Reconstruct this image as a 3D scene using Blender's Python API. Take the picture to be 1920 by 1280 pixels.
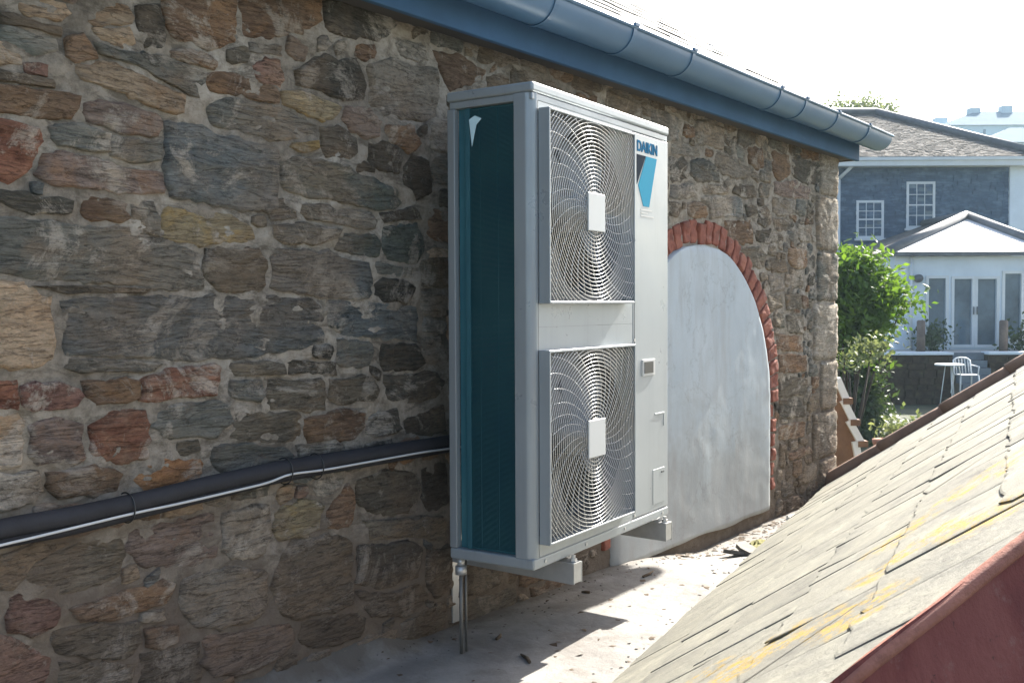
import bpy, bmesh, math, random
import numpy as np
from mathutils import Vector, Matrix, noise

random.seed(11)
rng = np.random.default_rng(11)
S = bpy.context.scene
for o in list(bpy.data.objects):
    bpy.data.objects.remove(o)
R = math.radians

# ------------------------------------------------------------------ camera
# frame: X runs along the stone wall, Y points into the wall (its face is Y=0), Z up
F_PX = 1927.4                       # focal length in pixels of the 1920 px wide photo
CAM = Vector((-2.2848, -2.1103, 0.7328))
YAW, PITCH, ROLL = 0.923795, -0.034399, -0.004750
_f = Vector((math.sin(YAW) * math.cos(PITCH), math.cos(YAW) * math.cos(PITCH), math.sin(PITCH)))
_r = Vector((math.cos(YAW), -math.sin(YAW), 0))
_u = _r.cross(_f)
RT = _r * math.cos(ROLL) + _u * math.sin(ROLL)
UP = -_r * math.sin(ROLL) + _u * math.cos(ROLL)
cam_d = bpy.data.cameras.new("camera")
cam = bpy.data.objects.new("camera", cam_d)
S.collection.objects.link(cam)
cam.matrix_world = Matrix(((RT.x, UP.x, -_f.x, CAM.x), (RT.y, UP.y, -_f.y, CAM.y), (RT.z, UP.z, -_f.z, CAM.z), (0, 0, 0, 1)))
cam_d.sensor_width = 36
cam_d.lens = F_PX / 1920 * 36
cam_d.clip_start = 0.05
cam_d.clip_end = 3000
S.camera = cam

# ------------------------------------------------------------------ sky, sun, exposure
SUN = Vector((0.80, -0.008, 0.585)).normalized()
SUN_EL = math.asin(SUN.z)
SUN_AZ = math.atan2(SUN.x, SUN.y)          # clockwise from +Y
w = bpy.data.worlds.new("World")
S.world = w
w.use_nodes = True
wn = w.node_tree
sky = wn.nodes.new("ShaderNodeTexSky")
sky.sky_type = 'NISHITA'
sky.sun_disc = False
sky.sun_elevation = SUN_EL
sky.sun_rotation = SUN_AZ
sky.altitude = 20
sky.air_density = 1.0
sky.dust_density = 3.0
sky.ozone_density = 1.0
bg = wn.nodes["Background"]
bg.inputs[1].default_value = 0.09
wn.links.new(sky.outputs[0], bg.inputs[0])
sun_d = bpy.data.lights.new("sun", 'SUN')
sun_d.energy = 5.0
sun_d.angle = R(0.5)
sun_d.color = (1.0, 0.95, 0.86)
sun = bpy.data.objects.new("sun", sun_d)
S.collection.objects.link(sun)
sun.rotation_euler = SUN.to_track_quat('Z', 'Y').to_euler()
vs = S.view_settings
vs.view_transform = 'Standard'
vs.look = 'None'
vs.gamma = 1.0
vs.use_curve_mapping = False
vs.exposure = 1.95

# ------------------------------------------------------------------ helpers
def ray(px, py):
    return _f + RT * ((px - 960) / F_PX) - UP * ((py - 640) / F_PX)
def on_plane(px, py, p0, n):
    d = ray(px, py)
    t = (Vector(p0) - CAM).dot(n) / d.dot(n)
    return CAM + d * t
def wall_pt(px, py, y=0.0):
    p = on_plane(px, py, (0, y, 0), Vector((0, 1, 0)))
    return (p.x, p.z)
FH = Vector((math.sin(YAW), math.cos(YAW), 0))
def bg_az(px, py, dist):
    """right offset and height of a photo point at a horizontal forward distance"""
    d = ray(px, py)
    p = d * (dist / d.dot(FH))
    return p.dot(_r), CAM.z + p.z
def BW(a, b, z):
    return Vector((CAM.x, CAM.y, 0)) + _r * a + FH * b + Vector((0, 0, z))
def to_px(P):
    d = P - CAM
    z = d.dot(_f)
    if z < 0.05: return (-9999, -9999)
    return (960 + F_PX * d.dot(RT) / z, 640 - F_PX * d.dot(UP) / z)

COL = S.collection
def mesh(name, verts, faces, smooth=False):
    me = bpy.data.meshes.new(name)
    me.from_pydata([tuple(v) for v in verts], [], faces)
    me.validate()
    if smooth:
        me.polygons.foreach_set('use_smooth', [True] * len(me.polygons))
    me.update()
    return me
def fixn(me):
    bm = bmesh.new(); bm.from_mesh(me)
    bmesh.ops.recalc_face_normals(bm, faces=bm.faces)
    bm.to_mesh(me); bm.free()
    return me
WM = {}
def place(o, parent=None, m=None):
    COL.objects.link(o)
    m = m if m is not None else Matrix.Identity(4)
    if parent is not None:
        o.parent = parent
        o.matrix_parent_inverse = WM[parent.name].inverted()
    o.matrix_basis = m
    WM[o.name] = m.copy()
    return o
def obj(name, me, mat=None, parent=None, m=None):
    o = bpy.data.objects.new(name, me)
    if mat is not None and not me.materials:
        me.materials.append(mat)
    return place(o, parent, m)
def empty(name, loc, rotz=0.0):
    o = bpy.data.objects.new(name, None)
    o.empty_display_size = 0.1
    return place(o, None, Matrix.Translation(loc) @ Matrix.Rotation(rotz, 4, 'Z'))
def tag(o, label, cat, group=None):
    o["label"] = label; o["category"] = cat
    if group: o["group"] = group
    return o

class MB:
    """collects faces for one mesh"""
    def __init__(s): s.v = []; s.f = []
    def add(s, vs, fs):
        n = len(s.v); s.v += [Vector(v) for v in vs]; s.f += [tuple(i + n for i in f) for f in fs]
    def box(s, x0, x1, y0, y1, z0, z1, T=None):
        vs = [Vector((x, y, z)) for x in (x0, x1) for y in (y0, y1) for z in (z0, z1)]
        if T: vs = [T(v) for v in vs]
        s.add(vs, [(0, 1, 3, 2), (4, 6, 7, 5), (0, 4, 5, 1), (2, 3, 7, 6), (0, 2, 6, 4), (1, 5, 7, 3)])
    def prism(s, poly, fn0, fn1):
        n = len(poly)
        s.add([fn0(p) for p in poly] + [fn1(p) for p in poly],
              [tuple(range(n))[::-1], tuple(range(n, 2 * n))] + [(i, (i + 1) % n, n + (i + 1) % n, n + i) for i in range(n)])
    def tube(s, pts, r, n=8, cap=True, flat=1.0):
        pts = [Vector(p) for p in pts]
        rs = r if isinstance(r, (list, tuple)) else [r] * len(pts)
        rings = []
        ref = None
        for i, p in enumerate(pts):
            t = (pts[min(i + 1, len(pts) - 1)] - pts[max(i - 1, 0)]).normalized()
            if ref is None:
                ref = Vector((0, 0, 1)) if abs(t.z) < 0.9 else Vector((1, 0, 0))
            a = (ref - t * ref.dot(t)).normalized(); ref = a
            b = t.cross(a)
            rings.append([p + (a * math.cos(2 * math.pi * k / n) + b * math.sin(2 * math.pi * k / n)) * rs[i] for k in range(n)])
        vs = [v for ring in rings for v in ring]
        fs = [(i * n + k, i * n + (k + 1) % n, (i + 1) * n + (k + 1) % n, (i + 1) * n + k) for i in range(len(pts) - 1) for k in range(n)]
        if cap:
            fs += [tuple(range(n))[::-1], tuple((len(pts) - 1) * n + k for k in range(n))]
        s.add(vs, fs)
    def build(s, name, mat, parent=None, smooth=False, m=None, fix=True, bevel=0):
        me = mesh(name, s.v, s.f, smooth)
        if fix: fixn(me)
        o = obj(name, me, mat, parent, m)
        if bevel:
            b = o.modifiers.new('bevel', 'BEVEL'); b.width = bevel; b.segments = 2; b.limit_method = 'ANGLE'
        return o

# ------------------------------------------------------------------ materials
def mat_new(name):
    m = bpy.data.materials.new(name); m.use_nodes = True
    nt = m.node_tree; b = nt.nodes["Principled BSDF"]
    return m, nt, b
def N(nt, t, **k):
    n = nt.nodes.new(t)
    for a, v in k.items():
        if a in n.inputs: n.inputs[a].default_value = v
        else: setattr(n, a, v)
    return n
def ramp(nt, fac, stops):
    r = nt.nodes.new("ShaderNodeValToRGB")
    e = r.color_ramp.elements
    e[0].position, e[0].color = stops[0][0], (*stops[0][1], 1)
    e[1].position, e[1].color = stops[-1][0], (*stops[-1][1], 1)
    for p, c in stops[1:-1]:
        x = e.new(p); x.color = (*c, 1)
    nt.links.new(fac, r.inputs[0])
    return r.outputs[0]
def mix(nt, fac, a, b, mode='MIX'):
    n = nt.nodes.new("ShaderNodeMix"); n.data_type = 'RGBA'; n.blend_type = mode
    for sock, v in ((n.inputs[0], fac), (n.inputs[6], a), (n.inputs[7], b)):
        if hasattr(v, 'links'): nt.links.new(v, sock)
        elif isinstance(v, (int, float)): sock.default_value = v
        else: sock.default_value = (*v, 1)
    return n.outputs[2]
def math_n(nt, op, a, b=0.0, c=None):
    n = nt.nodes.new("ShaderNodeMath"); n.operation = op
    for i, v in enumerate((a, b, c)):
        if v is None: continue
        if hasattr(v, 'links'): nt.links.new(v, n.inputs[i])
        else: n.inputs[i].default_value = v
    return n.outputs[0]
def coords(nt, scale=(1, 1, 1), rand=0.0, kind='Position'):
    if kind == 'Position':
        g = nt.nodes.new("ShaderNodeNewGeometry"); out = g.outputs['Position']
    else:
        g = nt.nodes.new("ShaderNodeTexCoord"); out = g.outputs[kind]
    mp = nt.nodes.new("ShaderNodeMapping"); mp.inputs['Scale'].default_value = scale
    nt.links.new(out, mp.inputs[0])
    if rand:
        oi = nt.nodes.new("ShaderNodeObjectInfo")
        c = nt.nodes.new("ShaderNodeCombineXYZ")
        for i in range(3):
            nt.links.new(math_n(nt, 'MULTIPLY', oi.outputs['Random'], rand * (1 + i * 0.37)), c.inputs[i])
        nt.links.new(c.outputs[0], mp.inputs[1])
    return mp.outputs[0]
def noise_n(nt, vec, scale, detail=6, rough=0.6, dist=0.0):
    n = nt.nodes.new("ShaderNodeTexNoise")
    n.inputs['Scale'].default_value = scale; n.inputs['Detail'].default_value = detail
    n.inputs['Roughness'].default_value = rough; n.inputs['Distortion'].default_value = dist
    nt.links.new(vec, n.inputs['Vector'])
    return n.outputs['Fac']
def bump(nt, b, h, strength=0.5, dist=0.01, prev=None):
    n = nt.nodes.new("ShaderNodeBump")
    n.inputs['Strength'].default_value = strength; n.inputs['Distance'].default_value = dist
    nt.links.new(h, n.inputs['Height'])
    nt.links.new(n.outputs[0], b.inputs['Normal'])
    return n
def simple(name, col, rough=0.6, var=0.12, scale=6.0, metal=0.0, bmp=0.0, spec=None, dirt=None, bscale=None):
    m, nt, b = mat_new(name)
    v = coords(nt, rand=20.0)
    n = noise_n(nt, v, scale, 6, 0.65)
    c0 = tuple(x * (1 - var) for x in col); c1 = tuple(min(1, x * (1 + var)) for x in col)
    out = ramp(nt, n, [(0.3, c0), (0.7, c1)])
    if dirt:
        n2 = noise_n(nt, v, scale * 0.5, 8, 0.7)
        f = ramp(nt, n2, [(0.5, (0, 0, 0)), (0.72, (dirt[1],) * 3)])
        out = mix(nt, f, out, dirt[0])
    nt.links.new(out, b.inputs['Base Color'])
    b.inputs['Roughness'].default_value = rough; b.inputs['Metallic'].default_value = metal
    if spec is not None: b.inputs['Specular IOR Level'].default_value = spec
    if bmp:
        bump(nt, b, noise_n(nt, v, bscale or scale * 6, 5, 0.7), bmp, 0.004)
    return m

MORTAR = (0.36, 0.315, 0.26)
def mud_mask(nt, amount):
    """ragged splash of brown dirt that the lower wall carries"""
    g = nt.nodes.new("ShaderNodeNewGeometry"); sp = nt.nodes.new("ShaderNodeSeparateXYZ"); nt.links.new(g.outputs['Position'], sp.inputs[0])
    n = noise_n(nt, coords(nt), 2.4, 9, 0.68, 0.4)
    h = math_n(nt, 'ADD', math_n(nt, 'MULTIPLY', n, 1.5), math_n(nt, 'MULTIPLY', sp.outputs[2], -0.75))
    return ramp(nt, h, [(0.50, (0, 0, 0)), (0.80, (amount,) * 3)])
def stone_mat(name, dark, base, light, blotch=None, bl=0.35, strata=5.0):
    m, nt, b = mat_new(name)
    v = coords(nt, (1, 1, strata), rand=40.0)
    v2 = coords(nt, (1, 1, 1.5), rand=25.0)
    vw = coords(nt)
    n1 = noise_n(nt, v, 6.5, 12, 0.78, 0.8)
    col = ramp(nt, n1, [(0.30, dark), (0.48, base), (0.58, tuple(0.5 * (a + c) for a, c in zip(base, light))), (0.70, light)])
    if blotch:
        n2 = noise_n(nt, v2, 6.0, 9, 0.7, 0.6)
        f = ramp(nt, n2, [(0.50, (0, 0, 0)), (0.62, (bl,) * 3)])
        col = mix(nt, f, col, blotch)
    # old mortar smeared over the face, ragged and patchy
    n3 = noise_n(nt, vw, 4.5, 13, 0.78, 0.7)
    f3 = ramp(nt, n3, [(0.52, (0, 0, 0)), (0.565, (0.55,) * 3), (0.66, (0.9,) * 3)])
    col = mix(nt, f3, col, tuple(x * 1.0 for x in MORTAR))
    n6 = noise_n(nt, vw, 1.7, 7, 0.65, 0.5)
    col = mix(nt, ramp(nt, n6, [(0.47, (0, 0, 0)), (0.62, (0.5,) * 3)]), col, (0.22, 0.155, 0.10))
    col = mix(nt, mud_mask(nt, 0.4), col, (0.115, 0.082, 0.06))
    # pits, cracks and grain
    n4 = noise_n(nt, v2, 42.0, 8, 0.8)
    col = mix(nt, 0.7, col, ramp(nt, n4, [(0.32, (0.3,) * 3), (0.46, (1, 1, 1))]), 'MULTIPLY')
    n5 = noise_n(nt, v, 30.0, 8, 0.8, 1.0)
    col = mix(nt, 0.55, col, ramp(nt, n5, [(0.36, (0.3,) * 3), (0.52, (1, 1, 1)), (0.66, (1.35, 1.33, 1.28))]), 'MULTIPLY')
    vs_t = coords(nt, (1, 1, 7.0), rand=33.0)
    n7 = noise_n(nt, vs_t, 3.2, 7, 0.62, 0.5)
    crk = ramp(nt, n7, [(0.0, (1, 1, 1)), (0.445, (1, 1, 1)), (0.455, (0.3,) * 3), (0.468, (1, 1, 1)), (0.548, (1, 1, 1)), (0.556, (0.35,) * 3), (0.566, (1, 1, 1)), (1.0, (1, 1, 1))])
    col = mix(nt, 0.8, col, crk, 'MULTIPLY')
    stepn = ramp(nt, n7, [(0.30, (0, 0, 0)), (0.44, (0.25,) * 3), (0.47, (0.55,) * 3), (0.545, (0.6,) * 3), (0.57, (0.95,) * 3), (0.75, (1, 1, 1))])
    oi = nt.nodes.new("ShaderNodeObjectInfo")
    hs = nt.nodes.new("ShaderNodeHueSaturation")
    nt.links.new(col, hs.inputs['Color'])
    nt.links.new(math_n(nt, 'MULTIPLY_ADD', oi.outputs['Random'], 0.75, 1.5), hs.inputs['Value'])
    hs.inputs['Saturation'].default_value = 1.0
    nt.links.new(hs.outputs[0], b.inputs['Base Color'])
    b.inputs['Roughness'].default_value = 0.9
    b.inputs['Specular IOR Level'].default_value = 0.2
    h = math_n(nt, 'ADD', noise_n(nt, v, 13.0, 13, 0.82, 0.8), math_n(nt, 'MULTIPLY', n4, 0.45))
    h = math_n(nt, 'ADD', h, math_n(nt, 'MULTIPLY', f3, 0.25))
    h = math_n(nt, 'ADD', h, math_n(nt, 'MULTIPLY', stepn, 0.9))
    bump(nt, b, h, 1.0, 0.02)
    return m
ST = {
 's': stone_mat("stone_slate_blue", (0.055, 0.062, 0.062), (0.105, 0.112, 0.108), (0.16, 0.165, 0.155), (0.15, 0.13, 0.10), 0.4),
 'g': stone_mat("stone_grey", (0.055, 0.056, 0.05), (0.115, 0.112, 0.095), (0.18, 0.17, 0.145), (0.17, 0.125, 0.085), 0.55),
 'd': stone_mat("stone_dark", (0.03, 0.029, 0.024), (0.066, 0.060, 0.048), (0.12, 0.105, 0.085), (0.10, 0.07, 0.045), 0.4),
 'e': stone_mat("stone_green", (0.04, 0.046, 0.04), (0.08, 0.088, 0.076), (0.13, 0.138, 0.12), (0.08, 0.09, 0.06), 0.4),
 'v': stone_mat("stone_grey_green", (0.06, 0.065, 0.056), (0.12, 0.125, 0.108), (0.2, 0.2, 0.175), (0.22, 0.2, 0.17), 0.5),
 'o': stone_mat("stone_olive", (0.055, 0.048, 0.036), (0.115, 0.098, 0.074), (0.18, 0.155, 0.115), (0.16, 0.11, 0.065), 0.5),
 'b': stone_mat("stone_brown", (0.06, 0.038, 0.024), (0.135, 0.086, 0.056), (0.21, 0.145, 0.095), (0.24, 0.13, 0.06), 0.5),
 'r': stone_mat("stone_rust", (0.07, 0.03, 0.02), (0.155, 0.07, 0.045), (0.25, 0.13, 0.08), (0.26, 0.18, 0.13), 0.5, 2.5),
 'p': stone_mat("stone_maroon", (0.07, 0.034, 0.028), (0.14, 0.075, 0.06), (0.23, 0.14, 0.115), (0.26, 0.13, 0.08), 0.4, 2.5),
 'q': stone_mat("stone_orange", (0.11, 0.055, 0.025), (0.25, 0.125, 0.055), (0.36, 0.2, 0.10), (0.17, 0.09, 0.06), 0.6, 2.5),
 'y': stone_mat("stone_ochre", (0.09, 0.075, 0.045), (0.19, 0.155, 0.095), (0.29, 0.235, 0.145), (0.33, 0.22, 0.075), 0.8),
 't': stone_mat("stone_tan", (0.13, 0.095, 0.062), (0.27, 0.2, 0.135), (0.38, 0.29, 0.2), (0.27, 0.16, 0.085), 0.6, 3.0),
 'm': stone_mat("stone_mauve", (0.085, 0.062, 0.05), (0.17, 0.128, 0.105), (0.25, 0.195, 0.165), (0.24, 0.14, 0.085), 0.6),
 'n': stone_mat("stone_taupe", (0.10, 0.088, 0.07), (0.185, 0.163, 0.132), (0.26, 0.23, 0.19), (0.2, 0.15, 0.10), 0.5, 2.0),
}
def mortar_mat():
    m, nt, b = mat_new("mortar")
    v = coords(nt)
    n1 = noise_n(nt, v, 2.2, 8, 0.7, 0.4)
    c = ramp(nt, n1, [(0.3, (0.17, 0.138, 0.105)), (0.48, (0.35, 0.302, 0.243)), (0.66, (0.54, 0.485, 0.41))])
    n2 = noise_n(nt, v, 26.0, 8, 0.75)
    c = mix(nt, 0.85, c, ramp(nt, n2, [(0.3, (0.35, 0.33, 0.3)), (0.55, (1, 1, 1))]), 'MULTIPLY')
    n8 = noise_n(nt, coords(nt, (1, 1, 2.2)), 9.0, 9, 0.75, 0.6)
    c = mix(nt, ramp(nt, n8, [(0.50, (0, 0, 0)), (0.60, (0.75,) * 3)]), c, (0.105, 0.088, 0.068))
    n5 = noise_n(nt, v, 2.2, 4, 0.5)
    c = mix(nt, ramp(nt, n5, [(0.52, (0, 0, 0)), (0.66, (0.45,) * 3)]), c, (0.33, 0.25, 0.16))
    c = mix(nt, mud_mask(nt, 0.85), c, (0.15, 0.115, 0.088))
    nt.links.new(c, b.inputs['Base Color'])
    b.inputs['Roughness'].default_value = 0.95
    b.inputs['Specular IOR Level'].default_value = 0.2
    bump(nt, b, noise_n(nt, v, 45.0, 10, 0.8), 0.9, 0.012)
    return m
M_mortar = mortar_mat()

def brick_mat():
    m, nt, b = mat_new("arch_brick")
    v = coords(nt, rand=30)
    n = noise_n(nt, v, 12, 7, 0.7)
    c = ramp(nt, n, [(0.3, (0.10, 0.03, 0.02)), (0.5, (0.24, 0.075, 0.048)), (0.72, (0.36, 0.14, 0.085))])
    c = mix(nt, ramp(nt, noise_n(nt, v, 9, 8, 0.8), [(0.58, (0, 0, 0)), (0.68, (0.6,) * 3)]), c, (0.34, 0.29, 0.25))
    nt.links.new(c, b.inputs['Base Color']); b.inputs['Roughness'].default_value = 0.9
    bump(nt, b, noise_n(nt, v, 50, 6, 0.7), 0.6, 0.006)
    return m
M_brick = brick_mat()

def plaster_mat():
    m, nt, b = mat_new("white_render")
    v = coords(nt)
    vz = coords(nt, (1, 1, 0.18))
    c = ramp(nt, noise_n(nt, v, 2.4, 7, 0.6), [(0.3, (0.37, 0.42, 0.45)), (0.7, (0.46, 0.505, 0.53))])
    st = ramp(nt, noise_n(nt, vz, 14, 7, 0.7), [(0.46, (0, 0, 0)), (0.70, (0.5,) * 3)])
    c = mix(nt, st, c, (0.31, 0.30, 0.285))
    ck = noise_n(nt, v, 2.1, 9, 0.6, 0.3)
    c = mix(nt, ramp(nt, ck, [(0.0, (0, 0, 0)), (0.494, (0, 0, 0)), (0.4975, (0.55,) * 3), (0.501, (0, 0, 0)), (1.0, (0, 0, 0))]), c, (0.16, 0.15, 0.14))
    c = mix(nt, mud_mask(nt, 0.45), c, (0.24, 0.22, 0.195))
    sp = ramp(nt, noise_n(nt, v, 16, 9, 0.8), [(0.62, (0, 0, 0)), (0.72, (0.6,) * 3)])
    c = mix(nt, sp, c, (0.36, 0.34, 0.31))
    nt.links.new(c, b.inputs['Base Color']); b.inputs['Roughness'].default_value = 0.8
    h = math_n(nt, 'ADD', noise_n(nt, v, 7, 6, 0.6), math_n(nt, 'MULTIPLY', noise_n(nt, v, 60, 5, 0.7), 0.25))
    bump(nt, b, h, 0.18, 0.012)
    return m
M_plaster = plaster_mat()

def floor_mat():
    m, nt, b = mat_new("valley_concrete")
    v = coords(nt)
    c = ramp(nt, noise_n(nt, v, 3.2, 8, 0.65, 0.3), [(0.3, (0.13, 0.118, 0.108)), (0.5, (0.215, 0.205, 0.19)), (0.72, (0.30, 0.29, 0.27))])
    c = mix(nt, ramp(nt, noise_n(nt, v, 9, 9, 0.75), [(0.52, (0, 0, 0)), (0.66, (0.7,) * 3)]), c, (0.14, 0.12, 0.10))
    c = mix(nt, ramp(nt, noise_n(nt, v, 34, 5, 0.7), [(0.68, (0, 0, 0)), (0.73, (0.8,) * 3)]), c, (0.06, 0.052, 0.04))
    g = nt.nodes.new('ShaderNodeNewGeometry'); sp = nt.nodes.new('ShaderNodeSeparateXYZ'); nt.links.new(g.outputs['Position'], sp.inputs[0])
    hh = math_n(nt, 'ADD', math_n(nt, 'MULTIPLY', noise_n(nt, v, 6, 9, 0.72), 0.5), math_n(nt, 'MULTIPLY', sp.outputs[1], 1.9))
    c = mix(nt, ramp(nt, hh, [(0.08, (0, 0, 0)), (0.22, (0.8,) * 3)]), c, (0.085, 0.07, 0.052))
    nt.links.new(c, b.inputs['Base Color']); b.inputs['Roughness'].default_value = 0.85
    bump(nt, b, noise_n(nt, v, 25, 8, 0.7), 0.5, 0.012)
    return m
M_floor = floor_mat()

def slate_mat(name, stops, lichen=0.6, rough=0.62, scale=7.0, ori=(1, 1, 1), spots=None):
    m, nt, b = mat_new(name)
    v = coords(nt, ori, rand=30)
    v0 = coords(nt)
    c = ramp(nt, noise_n(nt, v, scale, 8, 0.7, 0.3), stops)
    oi = nt.nodes.new("ShaderNodeObjectInfo")
    hs = nt.nodes.new("ShaderNodeHueSaturation")
    nt.links.new(math_n(nt, 'MULTIPLY_ADD', oi.outputs['Random'], 0.22, 0.89), hs.inputs['Value'])
    nt.links.new(c, hs.inputs['Color']); c = hs.outputs[0]
    c = mix(nt, ramp(nt, noise_n(nt, v0, 30, 8, 0.8), [(0.55, (0, 0, 0)), (0.68, (0.75,) * 3)]), c, (0.11, 0.10, 0.085))
    if lichen:
        nf = noise_n(nt, v0, 24, 9, 0.8)
        if spots:
            acc = None
            for (sx, sy, sz, rad) in spots:
                dn = nt.nodes.new("ShaderNodeVectorMath"); dn.operation = 'DISTANCE'
                nt.links.new(v0, dn.inputs[0]); dn.inputs[1].default_value = (sx, sy, sz)
                t_ = math_n(nt, 'SUBTRACT', 1.0, math_n(nt, 'DIVIDE', dn.outputs['Value'], rad)); t_ = math_n(nt, 'MAXIMUM', t_, 0.0)
                acc = t_ if acc is None else math_n(nt, 'MAXIMUM', acc, t_)
            acc = math_n(nt, 'MULTIPLY', acc, math_n(nt, 'MULTIPLY_ADD', noise_n(nt, v0, 9, 5, 0.7), 2.6, -0.55))
            nl = math_n(nt, 'ADD', acc, 0.42)
        else:
            nl = noise_n(nt, v0, 2.6, 3, 0.5)
        f = math_n(nt, 'MULTIPLY', ramp(nt, nl, [(0.575, (0, 0, 0)), (0.75, (1, 1, 1))]), ramp(nt, nf, [(0.48, (0, 0, 0)), (0.56, (1, 1, 1))]))
        c = mix(nt, math_n(nt, 'MULTIPLY', f, lichen), c, (0.37, 0.24, 0.03))
        nl2 = noise_n(nt, v0, 22, 9, 0.8)
        c = mix(nt, ramp(nt, nl2, [(0.56, (0, 0, 0)), (0.68, (0.5,) * 3)]), c, (0.42, 0.41, 0.31))
    nt.links.new(c, b.inputs['Base Color']); b.inputs['Roughness'].default_value = rough
    bump(nt, b, noise_n(nt, v, 30, 8, 0.75), 0.5, 0.008)
    return m
M_slate_up = slate_mat("upper_roof_slate", [(0.3, (0.12, 0.12, 0.12)), (0.7, (0.25, 0.245, 0.23))], 0.15, 0.42)
M_deck = simple("roof_deck_dark", (0.035, 0.03, 0.026), 0.95)
def red_mat():
    m, nt, b = mat_new("red_capping")
    v = coords(nt); vz = coords(nt, (1, 1, 0.12))
    c = ramp(nt, noise_n(nt, vz, 9, 7, 0.65), [(0.32, (0.085, 0.026, 0.026)), (0.5, (0.18, 0.05, 0.042)), (0.7, (0.25, 0.085, 0.068))])
    c = mix(nt, ramp(nt, noise_n(nt, v, 22, 9, 0.8), [(0.56, (0, 0, 0)), (0.66, (0.5,) * 3)]), c, (0.27, 0.16, 0.13))
    c = mix(nt, ramp(nt, noise_n(nt, v, 70, 5, 0.8), [(0.62, (0, 0, 0)), (0.68, (0.8,) * 3)]), c, (0.05, 0.025, 0.022))
    nt.links.new(c, b.inputs['Base Color']); b.inputs['Roughness'].default_value = 0.8; b.inputs['Specular IOR Level'].default_value = 0.2
    bump(nt, b, math_n(nt, 'ADD', noise_n(nt, vz, 14, 6, 0.7), math_n(nt, 'MULTIPLY', noise_n(nt, v, 60, 6, 0.8), 0.4)), 0.6, 0.01)
    return m
M_terracotta = red_mat()
M_crest_lit = simple("crest_red_sunlit", (0.34, 0.14, 0.10), 0.8, 0.4, 30, bmp=0.6, spec=0.2, dirt=((0.16, 0.06, 0.05), 0.7))  # lighter than the capping: sunlit rim put into the red
M_verge = simple("verge_tile", (0.25, 0.155, 0.105), 0.85, 0.3, 8, bmp=0.6, dirt=((0.13, 0.10, 0.08), 0.7))
M_bedding = simple("mortar_bedding", (0.42, 0.36, 0.31), 0.95, 0.35, 22, bmp=0.9)
M_gutter = simple("gutter_paint", (0.066, 0.145, 0.25), 0.40, 0.12, 3, bmp=0.08, dirt=((0.08, 0.13, 0.19), 0.45))
M_fascia = simple("fascia_paint", (0.048, 0.11, 0.20), 0.75, 0.15, 3, bmp=0.15, spec=0.2)
M_soffit = simple("soffit_board", (0.06, 0.052, 0.045), 0.8, 0.2, 5)
def enamel(name, col, rough):
    m, nt, b = mat_new(name)
    v = coords(nt); vz = coords(nt, (1, 1, 0.06))
    c = ramp(nt, noise_n(nt, v, 2.2, 5, 0.6), [(0.3, tuple(x * 0.93 for x in col)), (0.7, tuple(x * 1.05 for x in col))])
    c = mix(nt, ramp(nt, noise_n(nt, vz, 26, 7, 0.7), [(0.52, (0, 0, 0)), (0.75, (0.35,) * 3)]), c, tuple(x * 0.62 for x in col))
    c = mix(nt, ramp(nt, noise_n(nt, v, 60, 6, 0.8), [(0.66, (0, 0, 0)), (0.72, (0.5,) * 3)]), c, (0.16, 0.14, 0.115))
    nt.links.new(c, b.inputs['Base Color'])
    r = ramp(nt, noise_n(nt, v, 5, 6, 0.7), [(0.3, (rough - 0.06,) * 3), (0.7, (rough + 0.14,) * 3)])
    nt.links.new(r, b.inputs['Roughness']); b.inputs['Metallic'].default_value = 0.22
    bump(nt, b, noise_n(nt, v, 3.0, 3, 0.5), 0.10, 0.01)
    return m
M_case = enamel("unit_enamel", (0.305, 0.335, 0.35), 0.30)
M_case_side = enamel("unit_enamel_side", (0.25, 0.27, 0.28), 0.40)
M_wire = simple("grille_wire", (0.42, 0.425, 0.42), 0.22, 0.05, 3, metal=0.5, spec=0.9)
M_cavity = simple("fan_cavity", (0.07, 0.075, 0.075), 0.7, 0.15, 4)
M_fan = simple("fan_blade", (0.24, 0.245, 0.25), 0.5, 0.1, 4)
M_hub = simple("hub_badge", (0.46, 0.48, 0.48), 0.45, 0.04, 5)
M_galv = simple("galvanised_steel", (0.50, 0.50, 0.49), 0.36, 0.15, 14, metal=0.55)
M_dullpipe = simple("dull_pipe", (0.16, 0.155, 0.145), 0.5, 0.2, 14, metal=0.4)
M_black = simple("black_insulation", (0.016, 0.016, 0.02), 0.75, 0.3, 18, bmp=0.25)
M_cable = simple("grey_white_cable", (0.55, 0.55, 0.54), 0.45, 0.1, 9)
M_dark = simple("dark_plastic", (0.02, 0.022, 0.022), 0.4)
M_label = simple("data_label", (0.50, 0.50, 0.48), 0.5, 0.05)
M_logo_c = simple("logo_cyan", (0.04, 0.27, 0.40), 0.8, 0.03, spec=0.05)
M_logo_d = simple("logo_dark", (0.012, 0.022, 0.036), 0.9, 0.03, spec=0.05)
M_logo_b = simple("logo_blue", (0.012, 0.13, 0.25), 0.9, 0.03, spec=0.05)

def coil_mat():
    m, nt, b = mat_new("coil_fins")
    b.inputs['Base Color'].default_value = (0.035, 0.10, 0.125, 1)
    b.inputs['Roughness'].default_value = 0.34
    b.inputs['Metallic'].default_value = 0.5
    v = coords(nt, kind='Object')
    c = ramp(nt, noise_n(nt, v, 5, 4, 0.6), [(0.3, (0.035, 0.15, 0.20)), (0.7, (0.06, 0.21, 0.25))])
    nt.links.new(c, b.inputs['Base Color'])
    return m
M_coil = coil_mat()

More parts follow.
